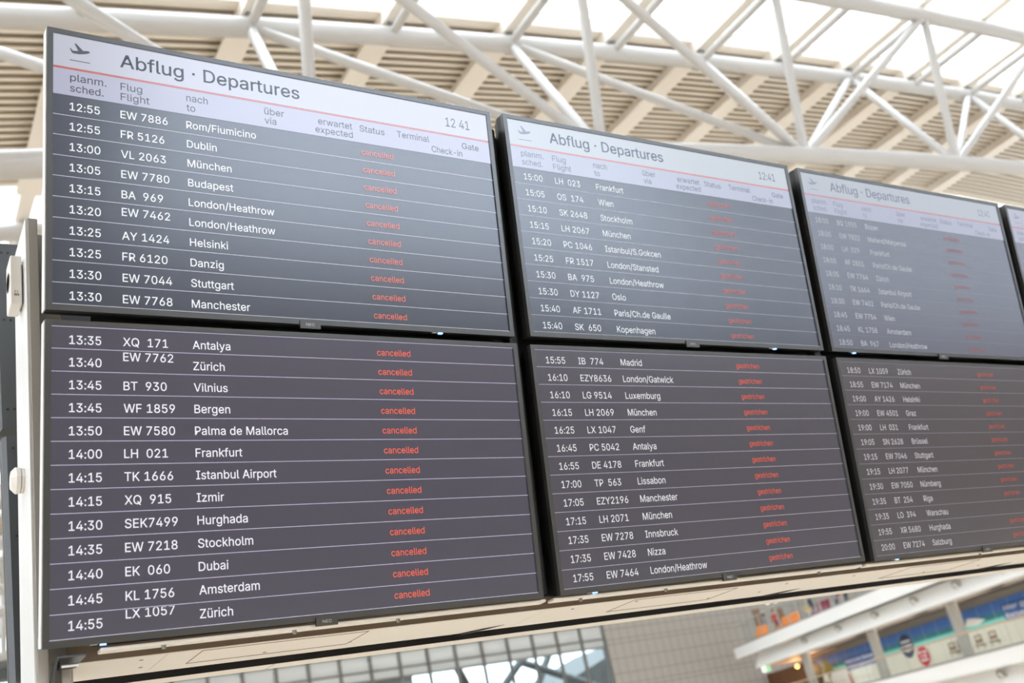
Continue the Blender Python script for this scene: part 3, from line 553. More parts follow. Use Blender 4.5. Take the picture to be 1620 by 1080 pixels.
# rafters across the deck, each a beam of its own
RAFTERS = [NODE0 + BAY / 2 * i for i in range(-8, 7)]
for i, x in enumerate(RAFTERS):
    mb = MB()
    z = za(x)
    y0, y1 = -3.0, 60.5
    cuts = sorted([y0, y1] + [v for b_ in BANDS for v in b_ if y0 < v < y1])
    for c0, c1 in zip(cuts, cuts[1:]):          # the bottom flange is wide under the deck, slim across a skylight
        hw = 0.12 if any(b_[0] - 0.01 <= c0 and c1 <= b_[1] + 0.01 for b_ in BANDS) else 0.21
        mb.box((x - hw, c0, z + 0.22), (x + hw, c1, z + 0.26))
    mb.box((x - 0.12, y0, z + 0.26), (x - 0.09, y1, z + 0.5))
    mb.box((x + 0.09, y0, z + 0.26), (x + 0.12, y1, z + 0.5))
    tag(mb.build('roof_rafter', M['rafter']), 'wide beige rafter running under the slatted roof and across the skylights', 'rafter', 'roof rafters')


def truss(name, dy, k0, k1, label, group=None):
    """triangular tube truss: two upper chords, one lower chord, cross struts and diagonals"""
    t = empty(name, (NODE0, YC + dy, zc(NODE0)))
    def tb(nm, pts, r, seg=18):
        q = MB(); q.tube([Vector(p) - t.location for p in pts], r, seg)
        return q.build(nm, M['white_paint'], t, smooth=True)
    xa, xb = NODE0 + BAY * k0 - 1.5, NODE0 + BAY * k1 + 1.5
    xs = [xa + (xb - xa) * i / 40 for i in range(41)]
    tb('upper_chord', [(x, YA + dy, za(x)) for x in xs], 0.165, 24)
    tb('upper_chord', [(x, YB + dy, za(x)) for x in xs], 0.165, 24)
    tb('lower_chord', [(x, YC + dy, zc(x)) for x in xs], 0.165, 24)
    for k in range(2 * k0, 2 * k1 + 1):
        x = NODE0 + BAY / 2 * k
        tb('cross_strut', [(x, YB + dy, za(x)), (x, YA + dy, za(x))], 0.078)
        q = MB(); q.box((x - 0.06 - t.location.x, YA + dy - 0.1 - t.location.y, za(x) + 0.1 - t.location.z), (x + 0.06 - t.location.x, YA + dy + 0.1 - t.location.y, za(x) + 0.24 - t.location.z))
        q.build('rafter_bracket', M['frame'], t)
    for k in range(k0, k1 + 1):
        x = NODE0 + BAY * k
        low = (x, YC + dy, zc(x))
        for yy in (YA, YB):
            tb('web_post', [(x, yy + dy, za(x)), low], 0.088)
            if k <= 0 and k > k0: xx = [x - BAY]
            elif k > 0: xx = []
            else: xx = []
            if k >= 0 and k < k1: xx = xx + [x + BAY]
            for x2 in xx:
                tb('web_diagonal', [(x2, yy + dy, za(x2)), low], 0.085)
    return tag(t, label, 'truss', group)


truss('roof_truss', 0.0, -4, 4, 'white steel tube truss spanning above all the departure displays')
truss('roof_truss', 8.05, -4, 0, 'white tube truss under the second skylight, half hidden by the aluminium post')
for j in (2, 3, 4):
    truss('roof_truss', 8.05 * j, -4, -1, 'distant white tube truss glimpsed low beside the aluminium post', 'distant roof trusses')

# back wall: grey cladding to the side, a glazed bay before it
GX = 44.55
mb = MB(); mb.box((0, 0, 0), (90 - GX, 0.4, 24))
w = structure(mb.build('wall_back', M['tile'])); w.location = (GX, 60, 0)
mb = MB()
for i in range(2): mb.box((-26, 60.1, 0), (GX, 60.5, 1.2))
structure(mb.build('wall_back_plinth', M['tan_wall']))

COLW = 1.96
win = structure(empty('window_20', (0, 60, 0)))
mbF = MB()
ncol = 36
rows = [1.2, 3.6, 6.2, 8.9, 9.45, 10.42, 11.5, 14.6]    # heights of the transoms
for i in range(ncol + 1):
    x = GX - i * COLW
    mbF.box((x - 0.085, -0.14, 1.2), (x + 0.085, 0.06, 14.6))
for z in rows:
    mbF.box((GX - ncol * COLW, -0.11, z - 0.05), (GX, 0.05, z + 0.05))
mbF.build('window_frame', M['frame'], win)
mbG = MB(); mbS = MB()
for a in range(len(rows) - 1):
    z0, z1 = rows[a], rows[a + 1]
    (mbS if 8.8 < z0 < 9.6 else mbG).quad((GX - ncol * COLW, 0, z0), (GX, 0, z0), (GX, 0, z1), (GX - ncol * COLW, 0, z1))
mbG.build('clear_glazing', M['facade_glass'], win)
mbS.build('fritted_glazing', M['spandrel'], win)

# side and rear of the hall
mb = MB(); mb.box((-26.4, -14, 0), (-26, 66, 3.0)); mb.box((-26.4, -14, 9.0), (-26, 66, 13.0)); mb.box((-26.4, 26, 3.0), (-26, 66, 9.0)); structure(mb.build('wall_left', M['tan_wall']))
mb = MB(); mb.quad((-26.2, -14, 3.0), (-26.2, 26, 3.0), (-26.2, 26, 9.0), (-26.2, -14, 9.0))
w = structure(mb.build('window_22', M['clear_glass']))
fr = MB()
for i in range(10): fr.box((-26.3, -13 + 4 * i, 3.0), (-26.1, -12.86 + 4 * i, 9.0))
fr.build('window_frame', M['frame'], w)
mb = MB(); mb.box((90, -14, 0), (90.4, 66, 30)); structure(mb.build('wall_right', M['tan_wall']))
RX, RM, RX1, RZ0, RZM, RZ1 = 4.2, 15.0, 38.5, 6.5, 5.6, 13.2      # high window in the wall behind the viewer, with a stepped sill
mb = MB()
for lo, hi in (((-26, 0), (90, RZM)), ((-26, RZ1), (90, 25)), ((-26, RZM), (RX, RZ1)), ((RX, RZM), (RM, RZ0)), ((RX1, RZM), (90, RZ1))):
    mb.box((lo[0], -14.4, lo[1]), (hi[0], -14, hi[1]))
structure(mb.build('wall_front', M['tan_wall']))
mb = MB()
mb.quad((RX, -14.2, RZ0), (RM, -14.2, RZ0), (RM, -14.2, RZ1), (RX, -14.2, RZ1))
mb.quad((RM, -14.2, RZM), (RX1, -14.2, RZM), (RX1, -14.2, RZ1), (RM, -14.2, RZ1))
w = structure(mb.build('window_21', M['clear_glass']))
fr = MB()
for i in range(10):
    x = RX + 3.6 * (i + 0.5)
    fr.box((x, -14.3, RZ0 if x < RM else RZM), (x + 0.10, -14.1, RZ1))
fr.build('window_frame', M['frame'], w)

# ---------------------------------------------------------------- outside the glazed bay
mb = MB(); mb.box((-60, 66, -0.4), (140, 220, -0.05)); structure(mb.build('ground_outside', M['asphalt']))


# ---------------------------------------------------------------- displays
SW, SH = 1.2096, 0.6804
POSE = {
    'U1':([0.3601, 2.0937, 3.4879],[0.99997, 0.00775, -0.00214],[0.00346, -0.17374, 0.98479]),
    'L1':([0.3584, 2.2295, 2.7735],[0.99998, -0.00392, -0.00581],[0.00501, -0.18022, 0.98361]),
    'U2':([1.6399, 2.0982, 3.4855],[0.99999, 0.00277, 0.00467],[-0.00415, -0.16704, 0.98594]),
    'L2':([1.6441, 2.23, 2.7681],[0.99997, -0.0066, 0.00328],[-0.00438, -0.17356, 0.98481]),
    'U3':([2.9338, 2.1059, 3.4939],[0.99995, -0.00972, -0.00119],[-0.00051, -0.17265, 0.98498]),
    'L3':([2.9218, 2.2137, 2.7659],[0.99998, -0.00609, 9e-05],[-0.00116, -0.17748, 0.98412]),
    'U4':([4.2187, 2.0934, 3.4924],[0.99995, -0.00972, -0.00119],[-0.00051, -0.17265, 0.98498]),
    'L4':([4.2068, 2.2059, 2.766],[0.99998, -0.00609, 9e-05],[-0.00116, -0.17748, 0.98412]),
}
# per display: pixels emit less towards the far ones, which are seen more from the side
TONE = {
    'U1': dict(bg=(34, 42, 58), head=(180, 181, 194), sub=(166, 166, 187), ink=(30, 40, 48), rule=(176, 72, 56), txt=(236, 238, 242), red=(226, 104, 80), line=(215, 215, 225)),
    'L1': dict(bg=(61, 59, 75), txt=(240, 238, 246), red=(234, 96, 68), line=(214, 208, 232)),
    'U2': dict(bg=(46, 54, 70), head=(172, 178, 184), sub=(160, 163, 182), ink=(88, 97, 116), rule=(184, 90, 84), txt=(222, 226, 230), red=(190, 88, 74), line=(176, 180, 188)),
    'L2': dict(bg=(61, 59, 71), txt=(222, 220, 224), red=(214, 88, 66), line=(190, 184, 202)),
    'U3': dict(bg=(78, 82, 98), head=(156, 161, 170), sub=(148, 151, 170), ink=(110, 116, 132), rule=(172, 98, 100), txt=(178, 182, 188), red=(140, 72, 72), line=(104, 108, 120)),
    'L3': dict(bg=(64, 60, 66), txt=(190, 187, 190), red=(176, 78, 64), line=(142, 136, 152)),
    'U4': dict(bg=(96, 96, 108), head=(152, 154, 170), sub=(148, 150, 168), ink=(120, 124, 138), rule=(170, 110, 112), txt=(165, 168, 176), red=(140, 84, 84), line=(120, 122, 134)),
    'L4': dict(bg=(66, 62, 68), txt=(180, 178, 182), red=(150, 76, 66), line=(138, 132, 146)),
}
FLIGHTS = {
    'U1': """12:55|EW 7886|Rom/Fiumicino
12:55|FR 5126|Dublin
13:00|VL 2063|München
13:05|EW 7780|Budapest
13:15|BA  969|London/Heathrow
13:20|EW 7462|London/Heathrow
13:25|AY 1424|Helsinki
13:25|FR 6120|Danzig
13:30|EW 7044|Stuttgart
13:30|EW 7768|Manchester""",
    'L1': """13:35|XQ  171|Antalya
13:40|EW 7762|Zürich
13:45|BT  930|Vilnius
13:45|WF 1859|Bergen
13:50|EW 7580|Palma de Mallorca
14:00|LH  021|Frankfurt
14:15|TK 1666|Istanbul Airport
14:15|XQ  915|Izmir
14:30|SEK7499|Hurghada
14:35|EW 7218|Stockholm
14:40|EK  060|Dubai
14:45|KL 1756|Amsterdam
14:55|LX 1057|Zürich""",
    'U2': """15:00|LH  023|Frankfurt
15:05|OS  174|Wien
15:10|SK 2648|Stockholm
15:15|LH 2067|München
15:20|PC 1046|Istanbul/S.Gokcen
15:25|FR 1517|London/Stansted
15:30|BA  975|London/Heathrow
15:30|DY 1127|Oslo
15:40|AF 1711|Paris/Ch.de Gaulle
15:40|SK  650|Kopenhagen""",
    'L2': """15:55|IB  774|Madrid
16:10|EZY8636|London/Gatwick
16:10|LG 9514|Luxemburg
16:15|LH 2069|München
16:25|LX 1047|Genf
16:45|PC 5042|Antalya
16:55|DE 4178|Frankfurt
17:00|TP  563|Lissabon
17:05|EZY2196|Manchester
17:15|LH 2071|München
17:35|EW 7278|Innsbruck
17:35|EW 7428|Nizza
17:55|EW 7464|London/Heathrow""",
    'U3': """18:00|BQ 1955|Bozen
18:00|EW 7822|Mailand/Malpensa
18:00|LH  029|Frankfurt
18:05|AF 1511|Paris/Ch.de Gaulle
18:05|EW 7764|Zürich
18:10|TK 1664|Istanbul Airport
18:30|EW 7402|Paris/Ch.de Gaulle
18:45|EW 7754|Wien
18:45|KL 1758|Amsterdam
18:50|BA  967|London/Heathrow""",
    'L3': """18:50|LX 1059|Zürich
18:55|EW 7174|München
19:00|AY 1426|Helsinki
19:00|EW 4501|Graz
19:00|LH  031|Frankfurt
19:05|SN 2628|Brüssel
19:15|EW 7046|Stuttgart
19:15|LH 2077|München
19:30|EW 7050|Nürnberg
19:35|BT  254|Riga
19:35|LO  394|Warschau|-
19:55|XR 5680|Hurghada
20:00|EW 7274|Salzburg""",
}
MONLABEL = {
    'U1': 'upper departures display with white heading, its first flight 12:55 to Rom/Fiumicino',
    'L1': 'lower departures display whose first row is 13:35 to Antalya',
    'U2': 'upper departures display listing 15:00 to Frankfurt first',
    'L2': 'lower departures display starting at 15:55 to Madrid',
    'U3': 'faded upper departures display starting at 18:00 to Bozen',
    'L3': 'lower departures display starting at 18:50 to Zürich',
    'U4': 'sliver of a pale upper display beyond the one starting at 18:00 to Bozen',
    'L4': 'lower display hanging beyond the one starting at 18:50 to Zürich',
}


def pose_matrix(o, x, y):
    x = Vector(x).normalized(); y = Vector(y); y = (y - x * x.dot(y)).normalized(); z = x.cross(y)
    m_ = Matrix((x, y, z)).transposed().to_4x4(); m_.translation = Vector(o)
    return m_


BL, BT_, BB, DEPTH = 0.0135, 0.0125, 0.0145, 0.062


def ring(mb, out, inn, z0, z1, k=0):
    """rectangular frame: front face, inner lip, outer side"""
    o = [(out[0], out[1]), (out[2], out[1]), (out[2], out[3]), (out[0], out[3])]
    i = [(inn[0], inn[1]), (inn[2], inn[1]), (inn[2], inn[3]), (inn[0], inn[3])]
    for a in range(4):
        b = (a + 1) % 4
        mb.quad((*o[a], z1), (*o[b], z1), (*i[b], z1), (*i[a], z1), k)
        mb.quad((*i[a], z1), (*i[b], z1), (*i[b], z0), (*i[a], z0), k)
        mb.quad((*o[b], z1), (*o[a], z1), (*o[a], z0 - 0.012), (*o[b], z0 - 0.012), k)


def monitor_case(root, side='body', back='body'):
    mb = MB(); ring(mb, (-BL, -SH - BB, SW + BL, BT_), (0, -SH, SW, 0), 0.0, 0.004)
    mb.build('bezel', M['bezel'], root)
    mb = MB()                                   # bevelled shell behind the bezel
    x0, x1, y0, y1 = -BL, SW + BL, -SH - BB, BT_
    def rect(d, z): return [(x0 + d, y0 + d, z), (x1 - d, y0 + d, z), (x1 - d, y1 - d, z), (x0 + d, y1 - d, z)]
    mb.loft([rect(0.0006, -0.012), rect(0.0006, -0.034), rect(0.010, -DEPTH)], 0)
    mb.build('shell', M[back], root)
    if side == 'silver':
        mb = MB(); mb.box((x0 - 0.002, y0 + 0.002, -0.036), (x0 + 0.0005, y1 - 0.002, -0.002))
        tag(mb.build('side_trim', M['silver_edge'], root), 'pale metal side trim')


def make_monitor(key):
    tone = TONE[key]
    o, x, y = POSE[key]
    root = empty('departure_display', mtx=pose_matrix(o, x, y))
    tag(root, MONLABEL[key], 'display', 'departure displays')
    monitor_case(root, 'silver' if key in ('U1', 'L1') else 'body')
    upper = key[0] == 'U'
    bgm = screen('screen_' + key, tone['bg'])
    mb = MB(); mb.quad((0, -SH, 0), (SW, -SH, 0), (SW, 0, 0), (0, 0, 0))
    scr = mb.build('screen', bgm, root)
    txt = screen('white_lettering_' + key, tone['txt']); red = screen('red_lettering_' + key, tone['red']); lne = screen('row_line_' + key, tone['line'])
    z1, z2 = 0.0006, 0.0010
    if upper:
        mb = MB(); mb.quad((0, -0.159, z1), (SW, -0.159, z1), (SW, -0.0865, z1), (0, -0.0865, z1))
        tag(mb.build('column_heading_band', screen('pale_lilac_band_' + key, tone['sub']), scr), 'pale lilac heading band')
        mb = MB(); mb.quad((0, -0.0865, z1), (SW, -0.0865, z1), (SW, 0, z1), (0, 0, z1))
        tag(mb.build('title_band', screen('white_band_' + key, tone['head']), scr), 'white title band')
        mb = MB(); mb.quad((0, -0.0905, z2), (SW, -0.0905, z2), (SW, -0.0850, z2), (0, -0.0850, z2))
        rl = tone['rule']
        tag(mb.build('red_rule', screen('red_rule_' + key, rl), scr), 'thin red line')
        ink = screen('grey_lettering_' + key, tone['ink'])
        mb = MB()
        for dx_ in (0.0, 0.0005): put_text(mb, 'Abflug · Departures', 0.153 + dx_, -0.0595, 0.0352, width=0.462, z=z2)
        mb.build('title_lettering', ink, scr)
        mb = MB(); put_text(mb, '12 41' if key == 'U1' else '12:41', 1.066, -0.0605, 0.0285, width=0.080, z=z2, space=210)
        mb.build('clock_lettering', ink, scr)
        mb = MB()
        for s, xx, yy, wd, al in (('planm.', .038, .120, .082, 'l'), ('sched.', .038, .148, .075, 'l'), ('Flug', .153, .1215, .051, 'l'), ('Flight', .153, .149, .068, 'l'),
                                  ('nach', .312, .1215, .054, 'l'), ('to', .312, .149, None, 'l'), ('über', .515, .121, .054, 'l'), ('via', .515, .148, None, 'l'),
                                  ('erwartet', .765, .1235, .100, 'r'), ('expected', .765, .149, .109, 'r'), ('Status', .787, .1245, .076, 'l'), ('Terminal', .902, .1225, .103, 'l'),
                                  ('Gate', 1.171, .125, .057, 'r'), ('Check-in', 1.112, .151, .101, 'r')):
            put_text(mb, s, xx, -yy, 0.0190, width=wd, z=z2, align=al)
        mb.build('column_heading_lettering', ink, scr)
        mb = MB()                               # the take-off symbol: aeroplane over a line
        def P(u, v): return (0.037 + u * 0.046, -0.018 - v * 0.028, z2)
        mb.poly([P(*q) for q in ((0.23, 0.02), (0.31, 0.00), (0.66, 0.58), (0.92, 0.52), (1.0, 0.60), (0.97, 0.70), (0.80, 0.84), (0.50, 0.97), (0.20, 1.0), (0.10, 0.92), (0.0, 0.55), (0.05, 0.53), (0.15, 0.74), (0.42, 0.68))])
        mb.quad((0.037, -0.0655, z2), (0.083, -0.0655, z2), (0.083, -0.0635, z2), (0.037, -0.0635, z2))
        mb.build('takeoff_symbol', ink, scr)
    if key in FLIGHTS:
        rows_ = FLIGHTS[key].split('\n')
        top = 0.1600 if upper else 0.0
        pitch = (0.6800 - top) / len(rows_)
        for i, r in enumerate(rows_):
            c = r.split('|')
            base = (0.1975 + 0.0523 * i) if upper else (0.0415 + 0.05175 * i)
            mb = MB()
            put_text(mb, c[0], 0.037, -base, 0.0198, z=z2, xs=0.93)
            fb, clip = base, None
            if (key, i) == ('U1', 5): fb, clip = base - 0.0075, -(top + pitch * i + 0.003)
            if (key, i) == ('L1', 1): fb, clip = base - 0.0165, -(top + pitch * i + 0.002)
            if (key, i) == ('L1', 12): fb, clip = base - 0.0145, -(top + pitch * i + 0.002)
            put_text(mb, c[1], 0.152, -fb, 0.0198, z=z2, clip_top=clip)
            put_text(mb, c[2], 0.310, -base, 0.0198, z=z2)
            row = mb.build('flight_row_lettering', txt, scr)
            if len(c) < 4:
                mb = MB(); put_text(mb, 'cancelled' if key[1] == '1' else 'gestrichen', 0.787, -(base - 0.0025), 0.0165, z=z2, width=0.097 if key[1] == '1' else 0.104)
                tag(mb.build('status_lettering', red, scr), 'red status word')
        mb = MB()
        for i in range(0 if not upper else 1, len(rows_) + 1):
            yy = -(top + pitch * i) - (0.0012 if i == 0 else 0) + (0.0012 if i == len(rows_) else 0)
            mb.quad((0.0, yy - 0.0006, z1), (SW, yy - 0.0006, z1), (SW, yy + 0.0006, z1), (0.0, yy + 0.0006, z1))
        mb.build('row_rules', lne, scr)
    # maker's tab under the lower edge, and the power light
    mb = MB(); mb.box((0.578, -0.7065, 0.001), (0.632, -0.6855, 0.0085))
    tb = mb.build('maker_tab', M['bezel'], root)
    mb = MB(); put_text(mb, 'NEC', 0.605, -0.6995, 0.0068, width=0.023, z=0.0088, align='c')
    mb.build('maker_lettering', M['logo'], tb)
    lx = {'U1': 0.984, 'U2': 0.984, 'U3': 0.106}.get(key, 0.106)
    mb = MB(); mb.box((lx - 0.006, -0.6985, -0.006), (lx + 0.006, -0.6945, 0.002))
    tag(mb.build('power_light', M['led'], root), 'small blue power light')
    mb = MB(); mb.box((lx - 0.026, -0.6968, -0.004), (lx - 0.012, -0.6945, 0.002))
    mb.build('sensor_window', M['logo'], root)
    return root


for key in ('U1', 'L1', 'U2', 'L2', 'U3', 'L3', 'U4', 'L4'):
    make_monitor(key)

# two displays on the far side of the board, seen from behind past the post
for key, yb, zt, lab in (('U', 3.135, 1.86, 'upper dark back of a display facing away, just beyond the aluminium post'),
                         ('L', 2.93, 1.13, 'lower dark back of a display facing away, just beyond the aluminium post')):
    th = math.radians(10.5)
    root = empty('departure_display', mtx=pose_matrix((0.352 + SW, yb + DEPTH, EYE + zt - 0.012), (-1, 0, 0), (0, math.sin(th), math.cos(th))))
    tag(root, lab, 'display', 'departure displays')
    monitor_case(root, 'body', 'rearcover')
    mb = MB(); mb.quad((0, -SH, 0), (SW, -SH, 0), (SW, 0, 0), (0, 0, 0)); mb.build('screen', M['body'], root)
    for dx in (0.012, 0.03):
        for dy in (0.035, 0.30, 0.62):
            mb = MB(); mb.lathe([(0.0035, -DEPTH - 0.0015), (0.0035, -DEPTH + 0.002)], (SW - dx, -dy, 0), (0, 0, 1), 10)
            mb.build('cover_screw', M['body'], root)

# ---------------------------------------------------------------- the housing that carries the displays
hs = empty('display_board_housing', (0, 0, EYE + 0.422))
tag(hs, 'long warm white housing behind and below the rows of departure displays', 'sign housing')
HX0, HX1 = 0.405, 7.2
JOINT = [1.604, 2.885, 4.17, 5.45]
def hbox(nm, lo, hi, mt, bev=0, lab=None):
    mb = MB(); mb.box(lo, hi)
    o = mb.build(nm, M[mt], hs)
    if bev: add_bevel(o, bev)
    if lab: o['label'] = lab
    return o
xs = [HX0 + 0.05] + [j for j in JOINT if j < HX1] + [HX1]
for a in range(len(xs) - 1):
    hbox('front_lip', (xs[a] + (0.012 if a else 0), 2.358, 0.002), (xs[a + 1] - 0.012, 2.392, 0.010), 'soffit', 0.003)
hbox('painted_channel_shade', (HX0, 2.4485, -0.0005), (HX1, 2.4512, 0.045), 'recess', lab='recess shade painted as a brown strip')  # thin strip whose brown stands for the shade in the recess
xs = [HX0 + 0.02, 0.62, 1.66, 2.62, 3.7, 4.9, HX1]
for a in range(len(xs) - 1):
    mb = MB()
    x0, x1 = xs[a] + 0.0008, xs[a + 1] - 0.0008
    pr = [(2.458, 0.02), (2.458, 0.001), (2.461, -0.001), (2.63, -0.001), (2.67, 0.0005), (2.718, 0.0035), (2.726, 0.006), (2.726, 0.05), (2.458, 0.05)]
    mb.loft([[(x0, p, q) for p, q in pr], [(x1, p, q) for p, q in pr]])
    mb.build('soffit_panel', M['soffit'], hs)
hbox('panel_edge_bead', (HX0 + 0.02, 2.4515, -0.0012), (HX1, 2.4545, 0.004), 'soffit')
hbox('slot_lining', (HX0, 2.70, 0.055), (HX1, 2.80, 0.065), 'black', lab='black slot')
hbox('slot_cheek', (HX0, 2.7885, -0.0035), (HX1, 2.7925, 0.06), 'black')
xs = [HX0 + 0.02, 0.98, 2.10, 3.30, 4.5, HX1]
for a in range(len(xs) - 1):
    hbox('rear_lip', (xs[a] + 0.003, 2.793, -0.004), (xs[a + 1] - 0.003, 2.868, 0.009), 'soffit', 0.003)
for x in (1.47, 2.70, 3.97):
    mb = MB()
    mb.poly([(x - 0.10, 2.715, 0.012), (x + 0.05, 2.715, 0.012), (x + 0.05, 2.795, 0.012), (x - 0.10, 2.795, 0.012)][::-1])
    mb.box((x - 0.10, 2.715, 0.012), (x + 0.05, 2.795, 0.02))
    mb.loft([[(x + 0.04, 2.715, 0.0), (x + 0.055, 2.715, 0.0), (x + 0.055, 2.715, 0.02), (x + 0.04, 2.715, 0.02)],
             [(x + 0.085, 2.66, -0.004), (x + 0.095, 2.66, -0.004), (x + 0.095, 2.66, 0.02), (x + 0.085, 2.66, 0.02)],
             [(x + 0.14, 2.63, -0.0015), (x + 0.145, 2.63, -0.0015), (x + 0.145, 2.63, 0.02), (x + 0.14, 2.63, 0.02)]])
    tag(mb.build('slot_bracket', M['body'], hs), 'dark bracket across the slot')
# hatch outlines and screws on the soffit
for hx in (0.70, 1.98, 3.26):
    mb = MB()
    for lo, hi in (((hx, 2.470), (hx + 0.42, 2.473)), ((hx, 2.622), (hx + 0.42, 2.626)), ((hx, 2.470), (hx + 0.002, 2.626)), ((hx + 0.418, 2.470), (hx + 0.42, 2.626))):
        mb.box((lo[0], lo[1], -0.0018), (hi[0], hi[1], 0.001))
    tag(mb.build('hatch_joint', M['recess'], hs), 'thin dark outline of a service hatch')
random.seed(5)
for i in range(22):
    for yy in (2.50, 2.60, 2.365):
        if random.random() < 0.45: continue
        x = HX0 + 0.14 + i * 0.30 + random.uniform(-0.05, 0.05)
        mb = MB(); mb.lathe([(0.0045, -0.0022 - (0.004 if yy < 2.4 else 0)), (0.0055, 0.001)], (x, yy, 0), (0, 0, 1), 12)
        mb.build('soffit_screw', M['screw'], hs)
# black boards behind the displays and the upright rails between them
def tilt(x, y, z, s=0.1763):                  # follows the forward lean of the displays
    return (x, y - s * z, z)
mb = MB(); mb.box((0.455, 2.432, 0.03), (HX1, 2.45, 1.402), T=tilt)
mb.build('backing_board', M['black'], hs)
for x in (1.6045, 2.8875, 4.175):
    mb = MB()
    mb.box((x - 0.017, 2.39, 0.03), (x + 0.017, 2.43, 1.402), T=tilt)
    add_bevel(mb.build('upright_rail', M['body'], hs), 0.006)
mb = MB(); mb.box((0.47, 2.765, 0.03), (HX1, 2.783, 1.30), T=lambda x, y, z: (x, y + 0.1763 * z, z))
mb.build('rear_board', M['black'], hs)
mb = MB(); mb.box((0.47, 2.452, 0.066), (HX1, 2.76, 0.08)); mb.build('inner_tray', M['black'], hs)

# aluminium post at the end of the board
xp = at_y(45, 600, 2.425).x
ps = empty('aluminium_post', (xp, 2.425, 0))
tag(ps, 'brushed aluminium post at the end of the display board', 'post')
def pbox(nm, lo, hi, mt, bev=0.0):
    mb = MB(); mb.box(lo, hi); o = mb.build(nm, M[mt], ps)
    if bev: add_bevel(o, bev)
    return o
ztop = EYE + 1.52
pbox('side_plate', (0.0, 0.004, 0.0), (0.006, 0.205, ztop), 'alu', 0.001)
pbox('front_flange', (0.0062, 0.0, 0.0), (0.028, 0.008, ztop), 'alu_warm', 0.001)
pbox('web_plate', (0.0062, 0.060, 0.0), (0.085, 0.066, ztop - 0.01), 'alu_warm')
pbox('rear_flange', (0.0062, 0.197, 0.0), (0.085, 0.205, ztop - 0.01), 'alu_warm')
p0 = at_y(97, 1065, 2.455); p1 = at_y(112, 1065, 2.455)
tb = pbox('square_tube', (p0.x - xp, 0.03, 0.0), (p1.x - xp, 0.06, EYE + 0.425), 'alu_warm', 0.002)
# clip under the first lower display
ck = empty('bracket', (p0.x - 0.012, 2.40, EYE + 0.41))
tag(ck, 'folded steel bracket under the corner of the 13:35 to Antalya display', 'bracket')
mb = MB()
mb.box((-0.006, -0.030, 0.012), (0.048, 0.05, 0.016)); mb.box((0.0, -0.012, -0.002), (0.036, 0.03, 0.001)); mb.box((0.0, 0.018, -0.002), (0.004, 0.03, 0.014))
mb.loft([[(-0.016, 0.0, -0.035), (-0.013, 0.0, -0.035), (-0.013, 0.03, -0.035), (-0.016, 0.03, -0.035)], [(-0.006, -0.012, 0.014), (-0.003, -0.012, 0.014), (-0.003, 0.04, 0.014), (-0.006, 0.04, 0.014)]])
mb.build('folded_plate', M['rearcover'], ck)
mb = MB(); mb.tube([(0.002, -0.012, -0.003), (0.036, -0.012, -0.003)], 0.0025, 10); mb.build('clip_rod', M['silver_edge'], ck, True)

# white devices on the post
dv = empty('access_point', (xp, 2.50, EYE + 1.30))
tag(dv, 'boxy white wireless unit near the top of the aluminium post', 'device')
mb = MB(); mb.box((-0.030, -0.03, 0.0), (-0.004, 0.045, 0.135)); add_bevel(mb.build('housing', M['plastic'], dv), 0.003)
mb = MB(); mb.lathe([(0.026, -0.0305), (0.026, -0.0312), (0.023, -0.0312), (0.023, -0.0305)], (0, 0.008, 0.075), (1, 0, 0), 24); mb.build('ring_mark', M['screw'], dv)
mb = MB()
for xx in (-0.020, -0.015): mb.box((xx, -0.0306, 0.030), (xx + 0.0012, -0.0300, 0.037))
for xx in (-0.0215, -0.0175, -0.0135): mb.box((xx, -0.0306, 0.022), (xx + 0.0028, -0.0300, 0.0275))
mb.build('front_mark', M['screw'], dv)
mb = MB(); mb.box((-0.006, -0.01, 0.01), (0.001, 0.03, 0.12)); mb.build('mount', M['alu_warm'], dv)
pz = at_y(32, 760, 2.53)
dv = empty('motion_sensor', (xp, 2.53, pz.z))
tag(dv, 'small octagonal white sensor halfway down the aluminium post', 'sensor')
mb = MB(); mb.lathe([(0.030, 0.001), (0.031, -0.004), (0.031, -0.007)], (0, 0, 0), (1, 0, 0), 8); mb.build('base', M['plastic'], dv)
mb = MB(); mb.lathe([(0.032, -0.0085), (0.033, -0.018), (0.022, -0.028)], (0, 0, 0), (1, 0, 0), 8); mb.build('cover', M['plastic'], dv)

# dust along the top edges of the displays
mb = MB()
random.seed(11)
for key in ('U1', 'U2', 'U3'):
    o, x, y = POSE[key]; mtx = pose_matrix(o, x, y)
    for i in range(520):
        u = random.random()
        if key == 'U1' and (u < 0.30 or random.random() > 0.35 + 0.65 * max(0, math.sin(u * 23))): continue
        if key != 'U1' and random.random() < 0.7: continue
        p = Vector((u * SW, BT_ + 0.0002, random.uniform(-0.002, 0.004)))
        s = random.uniform(0.0009, 0.0025) * (1.0 if key == 'U1' else 0.8)
        q = [mtx @ (p + Vector(w) * s) for w in ((-1, 0, -1), (1, 0, -0.6), (0.3, 0, 1.1), (random.uniform(-.5, .5), random.uniform(1.0, 2.4), 0))]
        for f in ((0, 1, 3), (1, 2, 3), (2, 0, 3)): mb.poly([q[w] for w in f])
d = mb.build('dust', M['dustmat'])
tag(d, 'pale dust and fluff caught along the top edges of the upper displays', 'dust', kind='stuff')

# ---------------------------------------------------------------- the gallery beyond, on a skewed line
GTH = math.radians(19)
GD = Vector((math.sin(GTH), math.cos(GTH), 0))       # along the gallery front, away from the viewer
GN = Vector((math.cos(GTH), -math.sin(GTH), 0))      # into the gallery


def G(s, D, z):
    """point: s along the front, D distance across, z above eye level"""
    p = GD * s + GN * D
    return (p.x, p.y, z + EYE)


S0, S1 = 18.0, 67.15


def gbox(mb, s0, s1, d0, d1, z0, z1, k=0):
    mb.box((s0, d0, z0), (s1, d1, z1), k, T=G)


